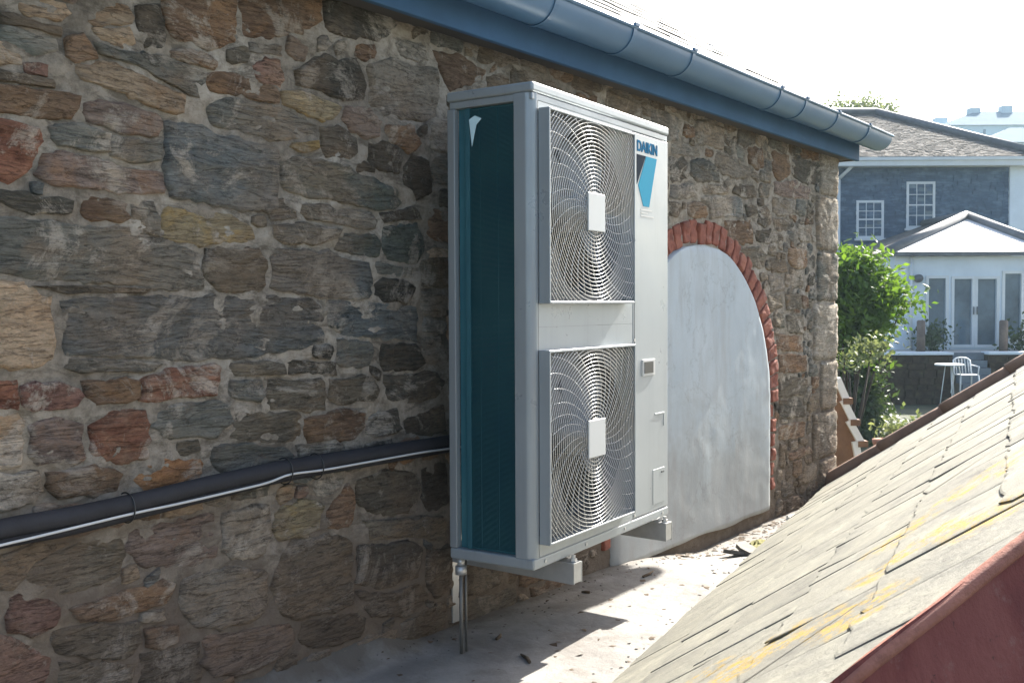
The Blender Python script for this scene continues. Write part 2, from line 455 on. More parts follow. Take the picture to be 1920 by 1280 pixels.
# ================================================================== STRUCTURE: ground and valley floor
gm = []
def ground_z(x, y):
    d = Vector((x - CAM.x, y - CAM.y, 0))
    return -1.62
me = mesh("ground", [(-400, -400, -1.62), (400, -400, -1.62), (400, 400, -1.62), (-400, 400, -1.62)], [(0, 1, 2, 3)])
M_ground = simple("garden_ground", (0.055, 0.06, 0.03), 0.95, 0.4, 1.5, bmp=0.6)
g = obj("ground", me, M_ground); g["kind"] = "structure"

FLZ = -0.285
def floor_z(x, y):
    z = FLZ + 0.006 * noise.noise(Vector((x * 2.3, y * 2.3, 0))) + 0.003 * noise.noise(Vector((x * 9, y * 9, 3)))
    d = max(0.0, min(1.0, (x - 1.25) / 0.6)) * max(0.0, min(1.0, (y + 0.42) / 0.3))
    z -= 0.085 * d
    if x < 0.1:                                   # mortar fillet against the wall, left of the unit
        k = max(0.0, 1 - max(0.0, -y) / 0.11) * min(1, (0.1 - x) / 0.25)
        z += (0.075 + 0.02 * noise.noise(Vector((x * 5, 0, 7)))) * k * k
    return z
nx, ny = 280, 60
xs = np.linspace(-3.4, 3.62, nx); ys = np.linspace(-1.45, 0.03, ny)
vs_ = [(x, y, floor_z(x, y)) for y in ys for x in xs]
fs_ = [(j * nx + i, j * nx + i + 1, (j + 1) * nx + i + 1, (j + 1) * nx + i) for j in range(ny - 1) for i in range(nx - 1)]
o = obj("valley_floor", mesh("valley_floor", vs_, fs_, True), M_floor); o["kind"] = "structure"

# ================================================================== STONE BUILDING
WX0, WX1, WZ0, WZ1 = -3.2, 3.63, -0.46, 1.64
bld = tag(empty("stone_building", (0.2, 0.2, -0.4)), "rubble stone building with slate roof and rendered brick arch behind the outdoor unit", "building")
ACX, ACZ, AR, ARO = 1.9, 0.23, 0.775, 0.885
def wall_y(x, z):
    return -0.0045 + 0.0035 * noise.fractal(Vector((x * 4, z * 4, 0)), 1.0, 2.0, 3) + 0.0058 * noise.fractal(Vector((x * 18, z * 18, 5)), 0.8, 2.1, 4)
nx, nz = 640, 200
xs = np.linspace(WX0, WX1, nx); zs = np.linspace(WZ0, WZ1, nz)
vs_ = [(x, wall_y(x, z), z) for z in zs for x in xs]
fs_ = [(j * nx + i, j * nx + i + 1, (j + 1) * nx + i + 1, (j + 1) * nx + i) for j in range(nz - 1) for i in range(nx - 1)]
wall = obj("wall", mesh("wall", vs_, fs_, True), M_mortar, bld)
wall["label"] = "rubble stone wall bedded in pale lime mortar"
mb = MB()   # body behind the wall face, with the far end wall
mb.box(WX0, WX1, 0.032, 7.0, -1.7, 1.66)
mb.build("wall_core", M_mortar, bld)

# stones traced from the photograph: kind, outline in photo pixels (laid on the wall plane, so they are real places on it)
TR = """
t 33,7 85,5 115,12 125,25 112,35 45,33
d 0,28 45,36 110,55 112,68 85,62 40,50 0,45
t 160,22 200,12 235,15 246,35 244,46 180,50 165,38
t 172,56 240,52 246,80 225,90 190,76
d 252,14 296,10 305,55 300,95 270,86 256,60
b 304,-10 440,-10 440,72 385,92 335,70 305,45
b 446,-10 598,-10 598,38 560,58 505,66 448,70
d 606,5 690,8 740,45 705,74 640,68 610,48
v 0,52 30,54 75,70 100,75 102,92 60,95 30,86 0,74
t -10,80 28,92 32,118 -10,122
p 42,120 85,124 82,142 45,138
d -10,130 25,138 95,152 100,165 50,158 -10,148
b -10,158 40,162 110,175 142,185 140,200 128,218 60,212 -10,205
b 120,75 150,72 162,84 180,110 140,116 122,105
g 168,78 220,95 290,105 340,120 385,140 380,165 372,182 340,170 300,150 260,125 210,110 185,102
t 140,125 190,116 240,132 285,154 340,178 335,206 300,206 250,188 220,165 170,152 145,145
m 158,195 235,198 290,214 302,230 290,248 230,250 200,240 165,226 157,210
b 312,98 370,98 400,118 395,132 350,118 318,110
b 384,152 400,136 470,146 520,168 524,195 490,192 430,178 388,172
p 476,128 495,112 520,115 526,150 522,165 490,158 478,148
d 553,135 600,110 665,115 682,160 678,185 640,186 590,168 555,158
y 527,174 560,172 620,192 636,202 622,222 600,222 560,208 528,196
g 396,186 430,182 520,202 588,236 594,250 588,262 530,260 450,245 402,232 393,206
y 548,268 590,266 592,276 560,280 545,275
d 598,240 640,246 664,260 668,285 655,294 612,290 599,275
m 648,202 690,206 710,230 705,255 682,258 656,246 645,225
n 690,122 740,116 815,131 819,180 810,214 780,222 720,214 690,195
b 722,238 770,240 782,268 762,284 726,266
d 690,270 745,276 752,300 745,324 712,318 690,300
d 770,294 800,305 806,360 780,368 758,345 756,315
n 744,74 795,84 806,112 780,114 745,106
b 812,98 860,110 905,134 900,150 845,166 826,140
r -10,232 40,236 65,246 74,265 60,300 40,328 10,338 -10,334
g 95,242 140,240 180,244 200,252 202,284 170,284 110,272 97,260
g 206,256 300,270 298,300 240,300 206,292
m 80,290 120,286 200,305 235,320 300,324 300,358 230,360 150,350 90,338 70,325
s 307,232 355,238 420,260 505,276 520,290 518,395 500,400 440,386 400,378 330,366 308,342
e 523,306 560,300 620,308 690,335 745,360 750,380 735,394 690,391 600,371 540,359 525,345
d -10,358 60,372 130,380 128,395 60,391 -10,372
b 148,368 200,375 230,385 243,408 220,415 160,410 150,395
y 304,396 350,394 430,405 465,430 470,446 440,455 340,455 304,448 300,425
g 246,386 285,384 297,410 296,442 270,434 246,415
g 566,386 600,382 690,398 705,415 700,425 640,418 578,412 560,400
g 502,374 545,380 553,408 505,412
g 508,422 570,420 636,430 630,444 600,452 540,455 506,440
e 630,443 700,442 711,460 702,480 660,475 628,467
e 716,426 778,420 792,470 776,490 735,485 713,470
d 712,400 768,392 786,410 720,418
s 512,470 560,468 620,480 688,496 694,520 690,560 650,562 590,552 530,545 508,535
g 702,494 770,504 772,517 740,517 706,508
d 716,521 755,525 772,540 766,555 758,568 720,566 701,552 706,535
g -10,412 30,410 110,425 200,430 260,430 310,445 330,460 370,476 375,500 379,540 330,545 250,535 130,525 60,524 20,515 -10,508
o 386,468 420,465 480,470 498,490 492,530 480,548 420,548 389,535 381,505
d 60,536 150,535 280,541 270,550 120,548
t -10,525 30,530 94,556 94,620 91,668 60,688 -10,680
s 108,565 160,558 300,556 400,557 460,556 580,560 604,585 602,640 560,650 480,662 380,671 250,668 180,668 120,664 111,600
g 125,672 250,675 300,682 290,693 150,692 120,688
s 612,562 700,568 778,576 778,640 700,631 640,625 612,610
g 632,640 690,641 695,660 690,684 640,684 630,672
d 716,646 775,645 790,680 770,690 720,690 713,665
d 538,683 624,681 627,702 600,700 541,698
o 432,681 530,682 533,700 440,704 428,695
r 265,713 300,700 400,682 408,690 402,738 380,742 300,748 265,745
p 38,726 90,722 145,728 150,742 140,755 90,760 50,760 36,748
r -10,720 25,718 34,740 30,762 -10,762
b 156,720 258,714 260,745 180,750 156,742
o 502,711 600,708 608,730 605,765 570,768 510,765 497,740
g 432,716 488,712 492,740 480,750 434,740
o 616,712 690,712 705,725 700,750 640,754 614,745
d 722,705 800,700 830,715 825,735 780,750 726,745
g 302,760 400,750 424,760 430,790 400,814 320,820 282,800
o 436,776 560,771 565,790 560,820 470,827 432,818
b 571,786 640,773 680,775 680,800 650,824 580,827 568,805
d 688,781 740,770 745,800 720,811 684,810
d 756,790 828,762 833,806 760,817
t -10,780 30,776 45,790 40,830 35,870 -10,880
m 55,802 100,786 150,800 152,860 130,870 72,870 51,850
r 166,800 200,776 270,770 275,810 268,850 240,865 190,862 168,840
b 86,886 130,880 210,880 225,890 215,915 170,925 110,930 86,910
q 276,872 320,862 370,865 378,880 370,900 310,914 266,919 259,900
g 402,842 460,832 530,840 545,858 500,876 440,892 406,880
g 556,836 640,830 640,848 560,858
n -10,892 68,886 80,918 60,938 -10,948
t -10,1048 50,1028 118,1020 62,1056 22,1100 -10,1104
o 40,1076 80,1042 150,1022 227,1008 230,1040 215,1075 170,1095 110,1107 60,1105
m 242,1002 300,987 398,964 409,1000 400,1040 360,1054 300,1060 250,1050 237,1030
n 416,966 440,956 500,948 505,1000 480,1040 432,1044 412,1020
y 512,962 560,938 600,950 595,990 570,1004 522,1009 508,990
b 612,960 648,912 657,930 655,960 650,984 615,985
o 546,1012 620,1002 655,1020 650,1060 655,1130 620,1145 560,1154 522,1140 507,1100 522,1050
b 130,1140 190,1125 300,1090 320,1096 310,1120 270,1140 220,1160 150,1165
n 336,1096 370,1076 440,1066 495,1080 500,1130 470,1160 420,1174 370,1170 342,1140
p 20,1122 60,1116 110,1140 102,1168 60,1188 20,1180
o 92,1182 180,1168 260,1170 265,1200 230,1230 170,1235 100,1220
b 276,1182 330,1174 326,1200 300,1214 277,1210
m 380,1192 450,1185 540,1168 545,1200 520,1230 450,1258 402,1264 377,1240
d 562,1168 640,1152 680,1160 670,1188 612,1208 562,1204
p -10,1192 20,1198 88,1232 80,1274 -10,1280
o 112,1242 200,1242 250,1247 240,1292 122,1292
d 262,1226 368,1204 373,1268 350,1290 257,1290
o 668,902 720,884 768,887 788,920 760,958 702,963 668,940
d 672,1026 760,1012 788,1030 780,1078 720,1098 668,1090
d 792,884 832,868 836,940 802,958 792,930
o 682,977 760,972 828,972 832,1008 770,1004 692,1010
d 668,1108 730,1112 780,1094 798,1120 760,1148 692,1153
d 802,1034 843,1024 843,1098 815,1116 797,1080
d 1255,298 1280,296 1288,305 1288,325 1275,341 1258,344
g 1293,305 1320,300 1345,320 1345,340 1310,338 1291,325
s 1254,348 1294,346 1303,362 1286,371 1255,371
o 1312,349 1340,348 1365,353 1362,362 1320,362
d 1253,379 1268,380 1272,392 1268,403 1253,405
b 1287,386 1308,383 1322,391 1320,408 1300,410 1289,400
s 1312,371 1340,368 1388,372 1390,390 1390,404 1332,407 1327,390
d 1397,386 1414,388 1417,400 1400,405
d 1421,396 1435,391 1443,405 1442,420 1430,425 1419,418
b 1356,416 1404,415 1409,430 1407,454 1372,454 1357,440
n 1340,290 1370,296 1400,316 1404,330 1380,334 1352,325 1336,305
d 1376,346 1410,350 1414,369 1395,371 1372,361
n 1256,273 1300,277 1310,291 1260,290
b 1401,276 1424,281 1430,310 1416,319 1401,300
b 1446,286 1475,292 1478,325 1456,339 1446,320
d 1484,292 1544,312 1549,334 1530,344 1502,344 1484,325
m 1450,343 1490,342 1518,352 1516,373 1480,369 1451,360
n 1447,372 1488,376 1486,399 1456,403 1448,395
d 1447,412 1474,411 1486,420 1480,434 1451,430
n 1492,421 1517,426 1517,449 1500,454 1490,440
d 1413,433 1444,432 1467,441 1467,451 1440,454 1417,450
o 1387,467 1420,466 1434,480 1429,499 1402,499 1390,480
d 1441,487 1469,491 1473,509 1446,511
s 1439,516 1464,516 1468,544 1442,547
b 1477,467 1508,469 1510,499 1491,503 1477,490
o 1481,507 1504,510 1503,538 1482,537
e 1436,557 1460,554 1464,574 1443,583
o 1471,552 1499,554 1499,579 1473,580
e 1449,592 1465,590 1467,613 1450,611
o 1472,592 1503,592 1503,623 1474,621
b 1455,628 1500,630 1503,658 1456,654
b 1458,667 1508,667 1508,694 1459,698
o 1459,712 1480,707 1510,712 1508,738 1460,742
d 1460,752 1500,752 1508,779 1460,782
b 1460,797 1508,792 1506,818 1460,823
r 1476,851 1513,837 1518,846 1481,861
o 1460,832 1470,837 1468,876 1460,872
"""
def resample(poly, step):
    out = []
    n = len(poly)
    for i in range(n):
        a, b = poly[i], poly[(i + 1) % n]
        k = max(1, int(math.hypot(b[0] - a[0], b[1] - a[1]) / step + 0.5))
        for j in range(k):
            t = j / k
            out.append((a[0] + (b[0] - a[0]) * t, a[1] + (b[1] - a[1]) * t))
    return out
def chaikin(poly, q=0.25):
    out = []
    n = len(poly)
    for i in range(n):
        a, b = poly[i], poly[(i + 1) % n]
        out.append((a[0] * (1 - q) + b[0] * q, a[1] * (1 - q) + b[1] * q))
        out.append((a[0] * q + b[0] * (1 - q), a[1] * q + b[1] * (1 - q)))
    return out
def stone_geo(poly, seed, proud=None, rough=1.0, step=0.014):
    """irregular stone face: rings from the mortar bed to an uneven front"""
    r = random.Random(seed)
    A = 0.5 * sum(poly[i][0] * poly[(i + 1) % len(poly)][1] - poly[(i + 1) % len(poly)][0] * poly[i][1] for i in range(len(poly)))
    if A < 0: poly = poly[::-1]
    size = math.sqrt(abs(A))
    pl = chaikin(poly, 0.045)
    st = max(0.010, min(step, size * 0.16))
    pl = resample(pl, st)
    off = Vector((r.random() * 50, r.random() * 50, 0))
    cx = sum(p[0] for p in pl) / len(pl); cz = sum(p[1] for p in pl) / len(pl)
    jit = min(0.009, size * 0.07) * rough
    q = []
    for x, z in pl:
        d = Vector((x - cx, z - cz)); L = d.length or 1
        k = noise.fractal(Vector((x * 38, z * 38, 0)) + off, 0.55, 2.1, 4) * jit
        q.append((x + d.x / L * k, z + d.y / L * k))
    n = len(q)
    pr = proud if proud is not None else r.uniform(0.008, 0.015)
    sc = min(1.0, 0.10 / size); tx, tz = r.uniform(-0.03, 0.03) * sc, r.uniform(-0.05, 0.05) * sc
    bev = min(0.009, size * 0.07)
    verts, faces = [], []
    mean_r = sum(math.hypot(x - cx, z - cz) for x, z in q) / n
    fr = [1.06, 1.0, 1 - 0.4 * bev / mean_r, 1 - 1.1 * bev / mean_r, 0.80, 0.6, 0.4, 0.2]
    dep = [-0.03, 0.0, 0.6, 0.95, 1.0, 1.03, 1.05, 1.05]
    for k, (s, d) in enumerate(zip(fr, dep)):
        for x, z in q:
            X, Z = cx + (x - cx) * s, cz + (z - cz) * s
            if k == 0: Y = 0.03
            else:
                nn = noise.fractal(Vector((X * 9, Z * 26, 0)) + off, 0.65, 2.1, 5) * 0.0066 * rough
                Y = -(pr * d) + (nn if k > 1 else nn * 0.5 + 0.002) + ((X - cx) * tx + (Z - cz) * tz) * min(1, d)
            verts.append((X, Y, Z))
    for k in range(len(fr) - 1):
        for i in range(n):
            j = (i + 1) % n
            faces.append((k * n + i, k * n + j, (k + 1) * n + j, (k + 1) * n + i))
    verts.append((cx, -pr * 1.05, cz)); c = len(verts) - 1
    k = len(fr) - 1
    for i in range(n):
        faces.append((k * n + i, k * n + (i + 1) % n, c))
    return verts, faces

RES = 0.01
occ = np.zeros((int((WZ1 - WZ0) / RES) + 2, int((WX1 - WX0) / RES) + 2), bool)
gx = WX0 + (np.arange(occ.shape[1]) + 0.5) * RES
gz = WZ0 + (np.arange(occ.shape[0]) + 0.5) * RES
GX, GZ = np.meshgrid(gx, gz)
def mark(poly):
    xs = [p[0] for p in poly]; zs = [p[1] for p in poly]
    i0 = max(0, int((min(xs) - WX0) / RES) - 1); i1 = min(occ.shape[1], int((max(xs) - WX0) / RES) + 2)
    j0 = max(0, int((min(zs) - WZ0) / RES) - 1); j1 = min(occ.shape[0], int((max(zs) - WZ0) / RES) + 2)
    X = GX[j0:j1, i0:i1]; Z = GZ[j0:j1, i0:i1]
    ins = np.zeros(X.shape, bool)
    n = len(poly)
    for i in range(n):
        (xa, za), (xb, zb) = poly[i], poly[(i + 1) % n]
        c = ((za > Z) != (zb > Z))
        if abs(zb - za) > 1e-9:
            ins ^= c & (X < (xb - xa) * (Z - za) / (zb - za) + xa)
    occ[j0:j1, i0:i1] |= ins
def grow(p, m):
    cx = sum(a for a, b in p) / len(p); cz = sum(b for a, b in p) / len(p)
    return [(a + (a - cx) / (math.hypot(a - cx, b - cz) or 1) * m, b + (b - cz) / (math.hypot(a - cx, b - cz) or 1) * m) for a, b in p]

stones = []
for line in TR.strip().splitlines():
    k, *pts = line.split()
    poly = grow([wall_pt(*map(float, p.split(','))) for p in pts], 0.005)
    stones.append((k, poly))
    mark(grow(poly, 0.004))
NTR = len(stones)
# arch, jambs and quoins take their own room
occ |= ((GX - ACX) ** 2 + (GZ - ACZ) ** 2 < (ARO + 0.012) ** 2) & (GZ > ACZ)
occ |= (np.abs(GX - ACX) < AR + 0.062) & (GZ <= ACZ)
occ |= (GZ > 1.61) | (GZ < -0.40)
quoins = []
zq = -0.40
for i, h in enumerate((0.26, 0.27, 0.285, 0.33, 0.29, 0.31, 0.30)):
    wq = (0.26, 0.37, 0.25, 0.36, 0.31, 0.33, 0.28)[i]
    quoins.append([(3.635 - wq, zq + 0.006), (3.635, zq + 0.006), (3.635, zq + h - 0.006), (3.635 - wq, zq + h - 0.006)])
    occ |= (GX > 3.63 - wq - 0.008) & (GZ > zq - 0.005) & (GZ < zq + h + 0.005)
    zq += h
# rubble that fills the rest of the wall
rr = random.Random(5)
occ[:, (gx < -3.15)] = True
for (w0, w1, h0, h1, tries) in ((0.2, 0.34, 0.08, 0.13, 1500), (0.12, 0.22, 0.06, 0.10, 4000), (0.07, 0.13, 0.045, 0.07, 7000), (0.05, 0.08, 0.03, 0.045, 9000), (0.06, 0.12, 0.02, 0.032, 9000), (0.03, 0.05, 0.02, 0.035, 9000)):
    for _ in range(tries):
        ww, hh = rr.uniform(w0, w1), rr.uniform(h0, h1)
        x = rr.uniform(WX0, WX1 - ww); z = rr.uniform(WZ0, WZ1 - hh)
        if x > 2.6: ww, hh = ww * 0.75, hh * 0.9
        i0, i1 = int((x - WX0) / RES), int((x + ww - WX0) / RES) + 1
        j0, j1 = int((z - WZ0) / RES), int((z + hh - WZ0) / RES) + 1
        if occ[j0:j1, i0:i1].any(): continue
        sh = rr.uniform(-0.012, 0.012)
        j = lambda s: rr.uniform(-s, s)
        e = min(ww, hh) * 0.16
        poly = [(x + j(e), z + abs(j(e)) + sh), (x + ww * 0.5, z + j(e) * 0.4), (x + ww + j(e) * 0.6, z + abs(j(e)) - sh), (x + ww + j(e) * .5, z + hh - abs(j(e)) - sh),
                (x + ww * 0.45, z + hh + j(e) * .4), (x + j(e) * .5, z + hh - abs(j(e)) + sh)]
        pad = 0.007
        occ[max(0, j0):j1, max(0, i0):i1] = True
        if x < 0.2: kind = rr.choice('ggoobmtnsd')
        elif x < 1.1: kind = rr.choice('bnodbnog')
        else: kind = rr.choice('godnbsgo')
        stones.append((kind, poly))
# let every stone spread into the open joint until its neighbour is a finger's breadth away
R2 = 0.005
idr = np.full((int((WZ1 - WZ0) / R2) + 2, int((WX1 - WX0) / R2) + 2), -1, int)
g2x = WX0 + (np.arange(idr.shape[1]) + 0.5) * R2; g2z = WZ0 + (np.arange(idr.shape[0]) + 0.5) * R2
G2X, G2Z = np.meshgrid(g2x, g2z)
def fill_id(poly, k):
    xs = [p[0] for p in poly]; zs = [p[1] for p in poly]
    i0 = max(0, int((min(xs) - WX0) / R2) - 1); i1 = min(idr.shape[1], int((max(xs) - WX0) / R2) + 2)
    j0 = max(0, int((min(zs) - WZ0) / R2) - 1); j1 = min(idr.shape[0], int((max(zs) - WZ0) / R2) + 2)
    if i1 <= i0 or j1 <= j0: return
    X = G2X[j0:j1, i0:i1]; Z = G2Z[j0:j1, i0:i1]
    ins = np.zeros(X.shape, bool)
    for i in range(len(poly)):
        (xa, za), (xb, zb) = poly[i], poly[(i + 1) % len(poly)]
        if abs(zb - za) > 1e-9:
            ins ^= ((za > Z) != (zb > Z)) & (X < (xb - xa) * (Z - za) / (zb - za) + xa)
    sub = idr[j0:j1, i0:i1]
    sub[ins & (sub == -1)] = k
for k, (kk, poly) in enumerate(stones): fill_id(poly, k)
idr[(((G2X - ACX) ** 2 + (G2Z - ACZ) ** 2 < ARO ** 2) & (G2Z > ACZ)) | ((np.abs(G2X - ACX) < AR + 0.058) & (G2Z <= ACZ))] = 99999
for q in quoins:
    idr[(G2X > q[0][0]) & (G2Z > q[0][1]) & (G2Z < q[2][1])] = 99999
for k, (kk, poly) in enumerate(stones):
    A = 0.5 * sum(poly[i][0] * poly[(i + 1) % len(poly)][1] - poly[(i + 1) % len(poly)][0] * poly[i][1] for i in range(len(poly)))
    if A < 0: poly = poly[::-1]
    pl = resample(poly, 0.018)
    n = len(pl); ds = []; nr = []
    for i in range(n):
        a, b = pl[i - 1], pl[(i + 1) % n]
        t = Vector((b[0] - a[0], b[1] - a[1]))
        nn = Vector((t.y, -t.x)).normalized() if t.length > 1e-9 else Vector((0, 0))
        nr.append(nn)
        d = 0.0
        lim = rr.choice((0.002, 0.006, 0.010)) if k < NTR else rr.choice((0.004, 0.012, 0.018))
        while d < lim:
            ok = True
            for e_ in (0.004, 0.008, 0.0115):
                x, z = pl[i][0] + nn.x * (d + e_), pl[i][1] + nn.y * (d + e_)
                ii, jj = int((x - WX0) / R2), int((z - WZ0) / R2)
                if 0 <= ii < idr.shape[1] and 0 <= jj < idr.shape[0] and idr[jj, ii] not in (-1, k): ok = False; break
            if not ok: break
            d += 0.003
        ds.append(d)
    sm = [(ds[i - 1] + 2 * ds[i] + ds[(i + 1) % n]) / 4 for i in range(n)]
    pl = [(pl[i][0] + nr[i].x * min(sm[i], ds[i] + 0.003), pl[i][1] + nr[i].y * min(sm[i], ds[i] + 0.003)) for i in range(n)]
    stones[k] = (kk, pl)
    fill_id(pl, k)
vis, hid = [], []
for idx, (k, poly) in enumerate(stones):
    cx = sum(p[0] for p in poly) / len(poly); cz = sum(p[1] for p in poly) / len(poly)
    px = to_px(Vector((cx, 0, cz)))
    ar = abs(0.5 * sum(poly[i][0] * poly[(i + 1) % len(poly)][1] - poly[(i + 1) % len(poly)][0] * poly[i][1] for i in range(len(poly))))
    d = (Vector((cx, 0, cz)) - CAM).length
    seen = -20 < px[0] < 1600 and -30 < px[1] < 1300 and not (862 < px[0] < 1245 and 185 < px[1] < 1050)
    (vis if seen else hid).append((ar / d / d, idx))
vis.sort(reverse=True)
hid += vis[262:]; vis = vis[:262]
for _, idx in vis:
    k, poly = stones[idx]
    v, f = stone_geo(poly, idx)
    obj("stone", mesh("stone", v, f, True), ST[k], wall)
byk = {}
for _, idx in hid:
    k, poly = stones[idx]
    v, f = stone_geo(poly, idx, step=0.03)
    byk.setdefault(k, MB()).add(v, f)
for k, m_ in byk.items():
    o = m_.build("rubble_fill", ST[k], wall, True, fix=False); o["kind"] = "stuff"
for i, p in enumerate(quoins):
    v, f = stone_geo(p, 900 + i, proud=0.02, rough=0.9)
    v = [(min(x, 3.640), y, z) for x, y, z in v]
    obj("quoin", mesh("quoin", v, f, True), ST['ngnngnn'[i]], wall)

# rendered arch panel
def arch_poly(rad, z0, n=40):
    p = [(ACX + rad, z0)]
    p += [(ACX + rad * math.cos(a), ACZ + rad * math.sin(a)) for a in np.linspace(0, math.pi, n)]
    p += [(ACX - rad, z0)]
    return p
def plaster():
    bm = bmesh.new()
    nxp, nzp = 80, 66
    z0, z1 = -0.30, ACZ + AR
    grid = {}
    for j in range(nzp + 1):
        z = z0 + (z1 - z0) * j / nzp
        half = AR if z <= ACZ else math.sqrt(max(0, AR * AR - (z - ACZ) ** 2))
        half += 0.006 * noise.noise(Vector((z * 14, 3, 1))) - 0.004
        for i in range(nxp + 1):
            x = ACX + half * (2 * i / nxp - 1)
            edge = min(1.0, min(i, nxp - i) / 2.0) * min(1.0, (nzp - j) / 1.5)
            zz = z + (0.018 * noise.noise(Vector((x * 3, 0, 2))) if j == 0 else 0)
            y = -0.012 - 0.016 * edge + 0.003 * noise.fractal(Vector((x * 2.5, z * 2.5, 9)), 0.9, 2, 3) + 0.0008 * noise.noise(Vector((x * 20, z * 20, 0)))
            grid[i, j] = bm.verts.new((x, y, zz))
    for j in range(nzp):
        for i in range(nxp):
            bm.faces.new((grid[i, j], grid[i + 1, j], grid[i + 1, j + 1], grid[i, j + 1]))
    edges = [e for e in bm.edges if e.is_boundary]
    ex = bmesh.ops.extrude_edge_only(bm, edges=edges)
    for v in ex['geom']:
        if isinstance(v, bmesh.types.BMVert): v.co.y = 0.03
    bmesh.ops.recalc_face_normals(bm, faces=bm.faces)
    me = bpy.data.meshes.new("render_panel"); bm.to_mesh(me); bm.free()
    me.polygons.foreach_set('use_smooth', [True] * len(me.polygons))
    o = obj("render_panel", me, M_plaster, wall)
    o["label"] = "white rendered infill of the brick arch"
plaster()
# arch bricks on edge, then jamb bricks
nb = 35
for i in range(nb):
    a = math.pi * (i + 0.5) / nb
    da = math.pi / nb * 0.43
    r0, r1 = AR + 0.004 + rr.uniform(-.012, .008), ARO + rr.uniform(-0.02, 0.02)
    p = [(ACX + q * math.cos(a + s), ACZ + q * math.sin(a + s)) for q, s in ((r0, -da), (r1, -da * 1.02), (r1, da * 1.02), (r0, da))]
    v, f = stone_geo(p, 500 + i, proud=0.013 + rr.uniform(0, 0.010), rough=0.8, step=0.014)
    obj("brick", mesh("brick", v, f, True), M_brick, wall)
for side in (1, -1):
    z = ACZ - 0.004
    i = 0
    while z > -0.2:
        h = 0.066
        wd = 0.05 if i % 2 else 0.034
        x0 = ACX + side * (AR + 0.004); x1 = ACX + side * (AR + 0.004 + wd)
        p = [(min(x0, x1), z - h), (max(x0, x1), z - h), (max(x0, x1), z), (min(x0, x1), z)]
        v, f = stone_geo(p, 600 + i + (50 if side < 0 else 0), proud=0.012 + rr.uniform(0, 0.010), rough=0.8, step=0.014)
        obj("brick", mesh("brick", v, f, True), M_brick, wall)
        z -= h + 0.009; i += 1

# eaves: soffit, fascia, upper slate roof
mb = MB(); mb.box(-3.2, 3.70, -0.085, 0.02, 1.572, 1.592); mb.build("soffit", M_soffit, bld)
mb = MB(); mb.box(-3.2, 3.72, -0.108, -0.0855, 1.562, 1.712); mb.build("fascia_board", M_fascia, bld, bevel=0.004)
mb = MB(); mb.box(3.70, 3.718, -0.085, 0.6, 1.566, 1.69); mb.build("barge_end", M_soffit, bld)
PIT = R(33)
def upr(x, s, h):      # upper roof: s up the slope from the eave
    return Vector((x, -0.15 + s * math.cos(PIT) - h * math.sin(PIT), 1.712 + s * math.sin(PIT) + h * math.cos(PIT)))
mb = MB()
mb.box(-3.2, 3.76, 0.02, 7.0, -0.03, -0.004, lambda v: upr(v.x, v.y, v.z))
mb.build("roof_deck", M_deck, bld)
mb = MB()
for c in range(34):
    x = -3.2 - rr.uniform(0, 0.2)
    while x < 3.76:
        ww = rr.uniform(0.19, 0.27)
        h0 = rr.uniform(0.010, 0.017)
        s0 = c * 0.2 + rr.uniform(-0.008, 0.008)
        t = rr.uniform(0.005, 0.009)
        a, b_ = x + 0.002, min(x + ww - 0.003, 3.78)
        if b_ > a + 0.02:
            vs_ = [upr(a, s0, h0), upr(b_, s0, h0 + rr.uniform(-.002, .002)), upr(b_, s0 + 0.34, 0.003), upr(a, s0 + 0.34, 0.003)]
            n = upr(0, 0, 1) - upr(0, 0, 0)
            vs_ += [v + n * t for v in vs_]
            mb.add(vs_, [(4, 5, 6, 7), (0, 1, 5, 4), (1, 2, 6, 5), (3, 0, 4, 7)])
        x += ww
o = mb.build("roof_slates", M_slate_up, bld); o["kind"] = "stuff"

# ================================================================== GUTTER
gut = tag(empty("roof_gutter", (0.3, -0.165, 1.7)), "blue grey half round gutter with clips running along the eaves of the stone building", "gutter")
GC_Y, GC_Z, GR = -0.186, 1.704, 0.078
GX0, GX1 = -3.2, 3.82
def gprof(r, n=20, a0=math.pi, a1=2 * math.pi):
    return [(GC_Y + r * math.cos(a), GC_Z + r * math.sin(a)) for a in np.linspace(a0, a1, n)]
def arc_band(mb, x0, x1, ro, ri, n=20, a0=math.pi, a1=2 * math.pi, seg=1):
    p = gprof(ro, n, a0, a1) + gprof(ri, n, a0, a1)[::-1]
    xs = np.linspace(x0, x1, seg + 1)
    m_ = len(p)
    vs = [(x, y + 0.0015 * noise.noise(Vector((x * 1.3, 0, 0))), z + 0.004 * noise.noise(Vector((x * 0.8, 4, 0)))) for x in xs for y, z in p]
    fs = [(k * m_ + i, k * m_ + (i + 1) % m_, (k + 1) * m_ + (i + 1) % m_, (k + 1) * m_ + i) for k in range(seg) for i in range(m_)]
    fs += [tuple(range(m_))[::-1], tuple(seg * m_ + i for i in range(m_))]
    mb.add(vs, fs)
mb = MB(); arc_band(mb, GX0, GX1, GR, GR - 0.004, seg=60)
mb.build("gutter_trough", M_gutter, gut, True)
me_ = bpy.data.objects["gutter_trough"].modifiers.new('es', 'EDGE_SPLIT'); me_.split_angle = R(40)
mb = MB(); mb.tube([(x, GC_Y - GR - 0.002, GC_Z + 0.002 + 0.004 * noise.noise(Vector((x * 0.8, 4, 0)))) for x in np.linspace(GX0, GX1, 40)], 0.0075, 8)
mb.build("gutter_bead", M_gutter, gut, True)
mb = MB()
p = gprof(GR, 20); mb.prism(p, lambda q: (GX1 - 0.004, q[0], q[1]), lambda q: (GX1, q[0], q[1])); mb.build("stop_end", M_gutter, gut)
clip_x = []
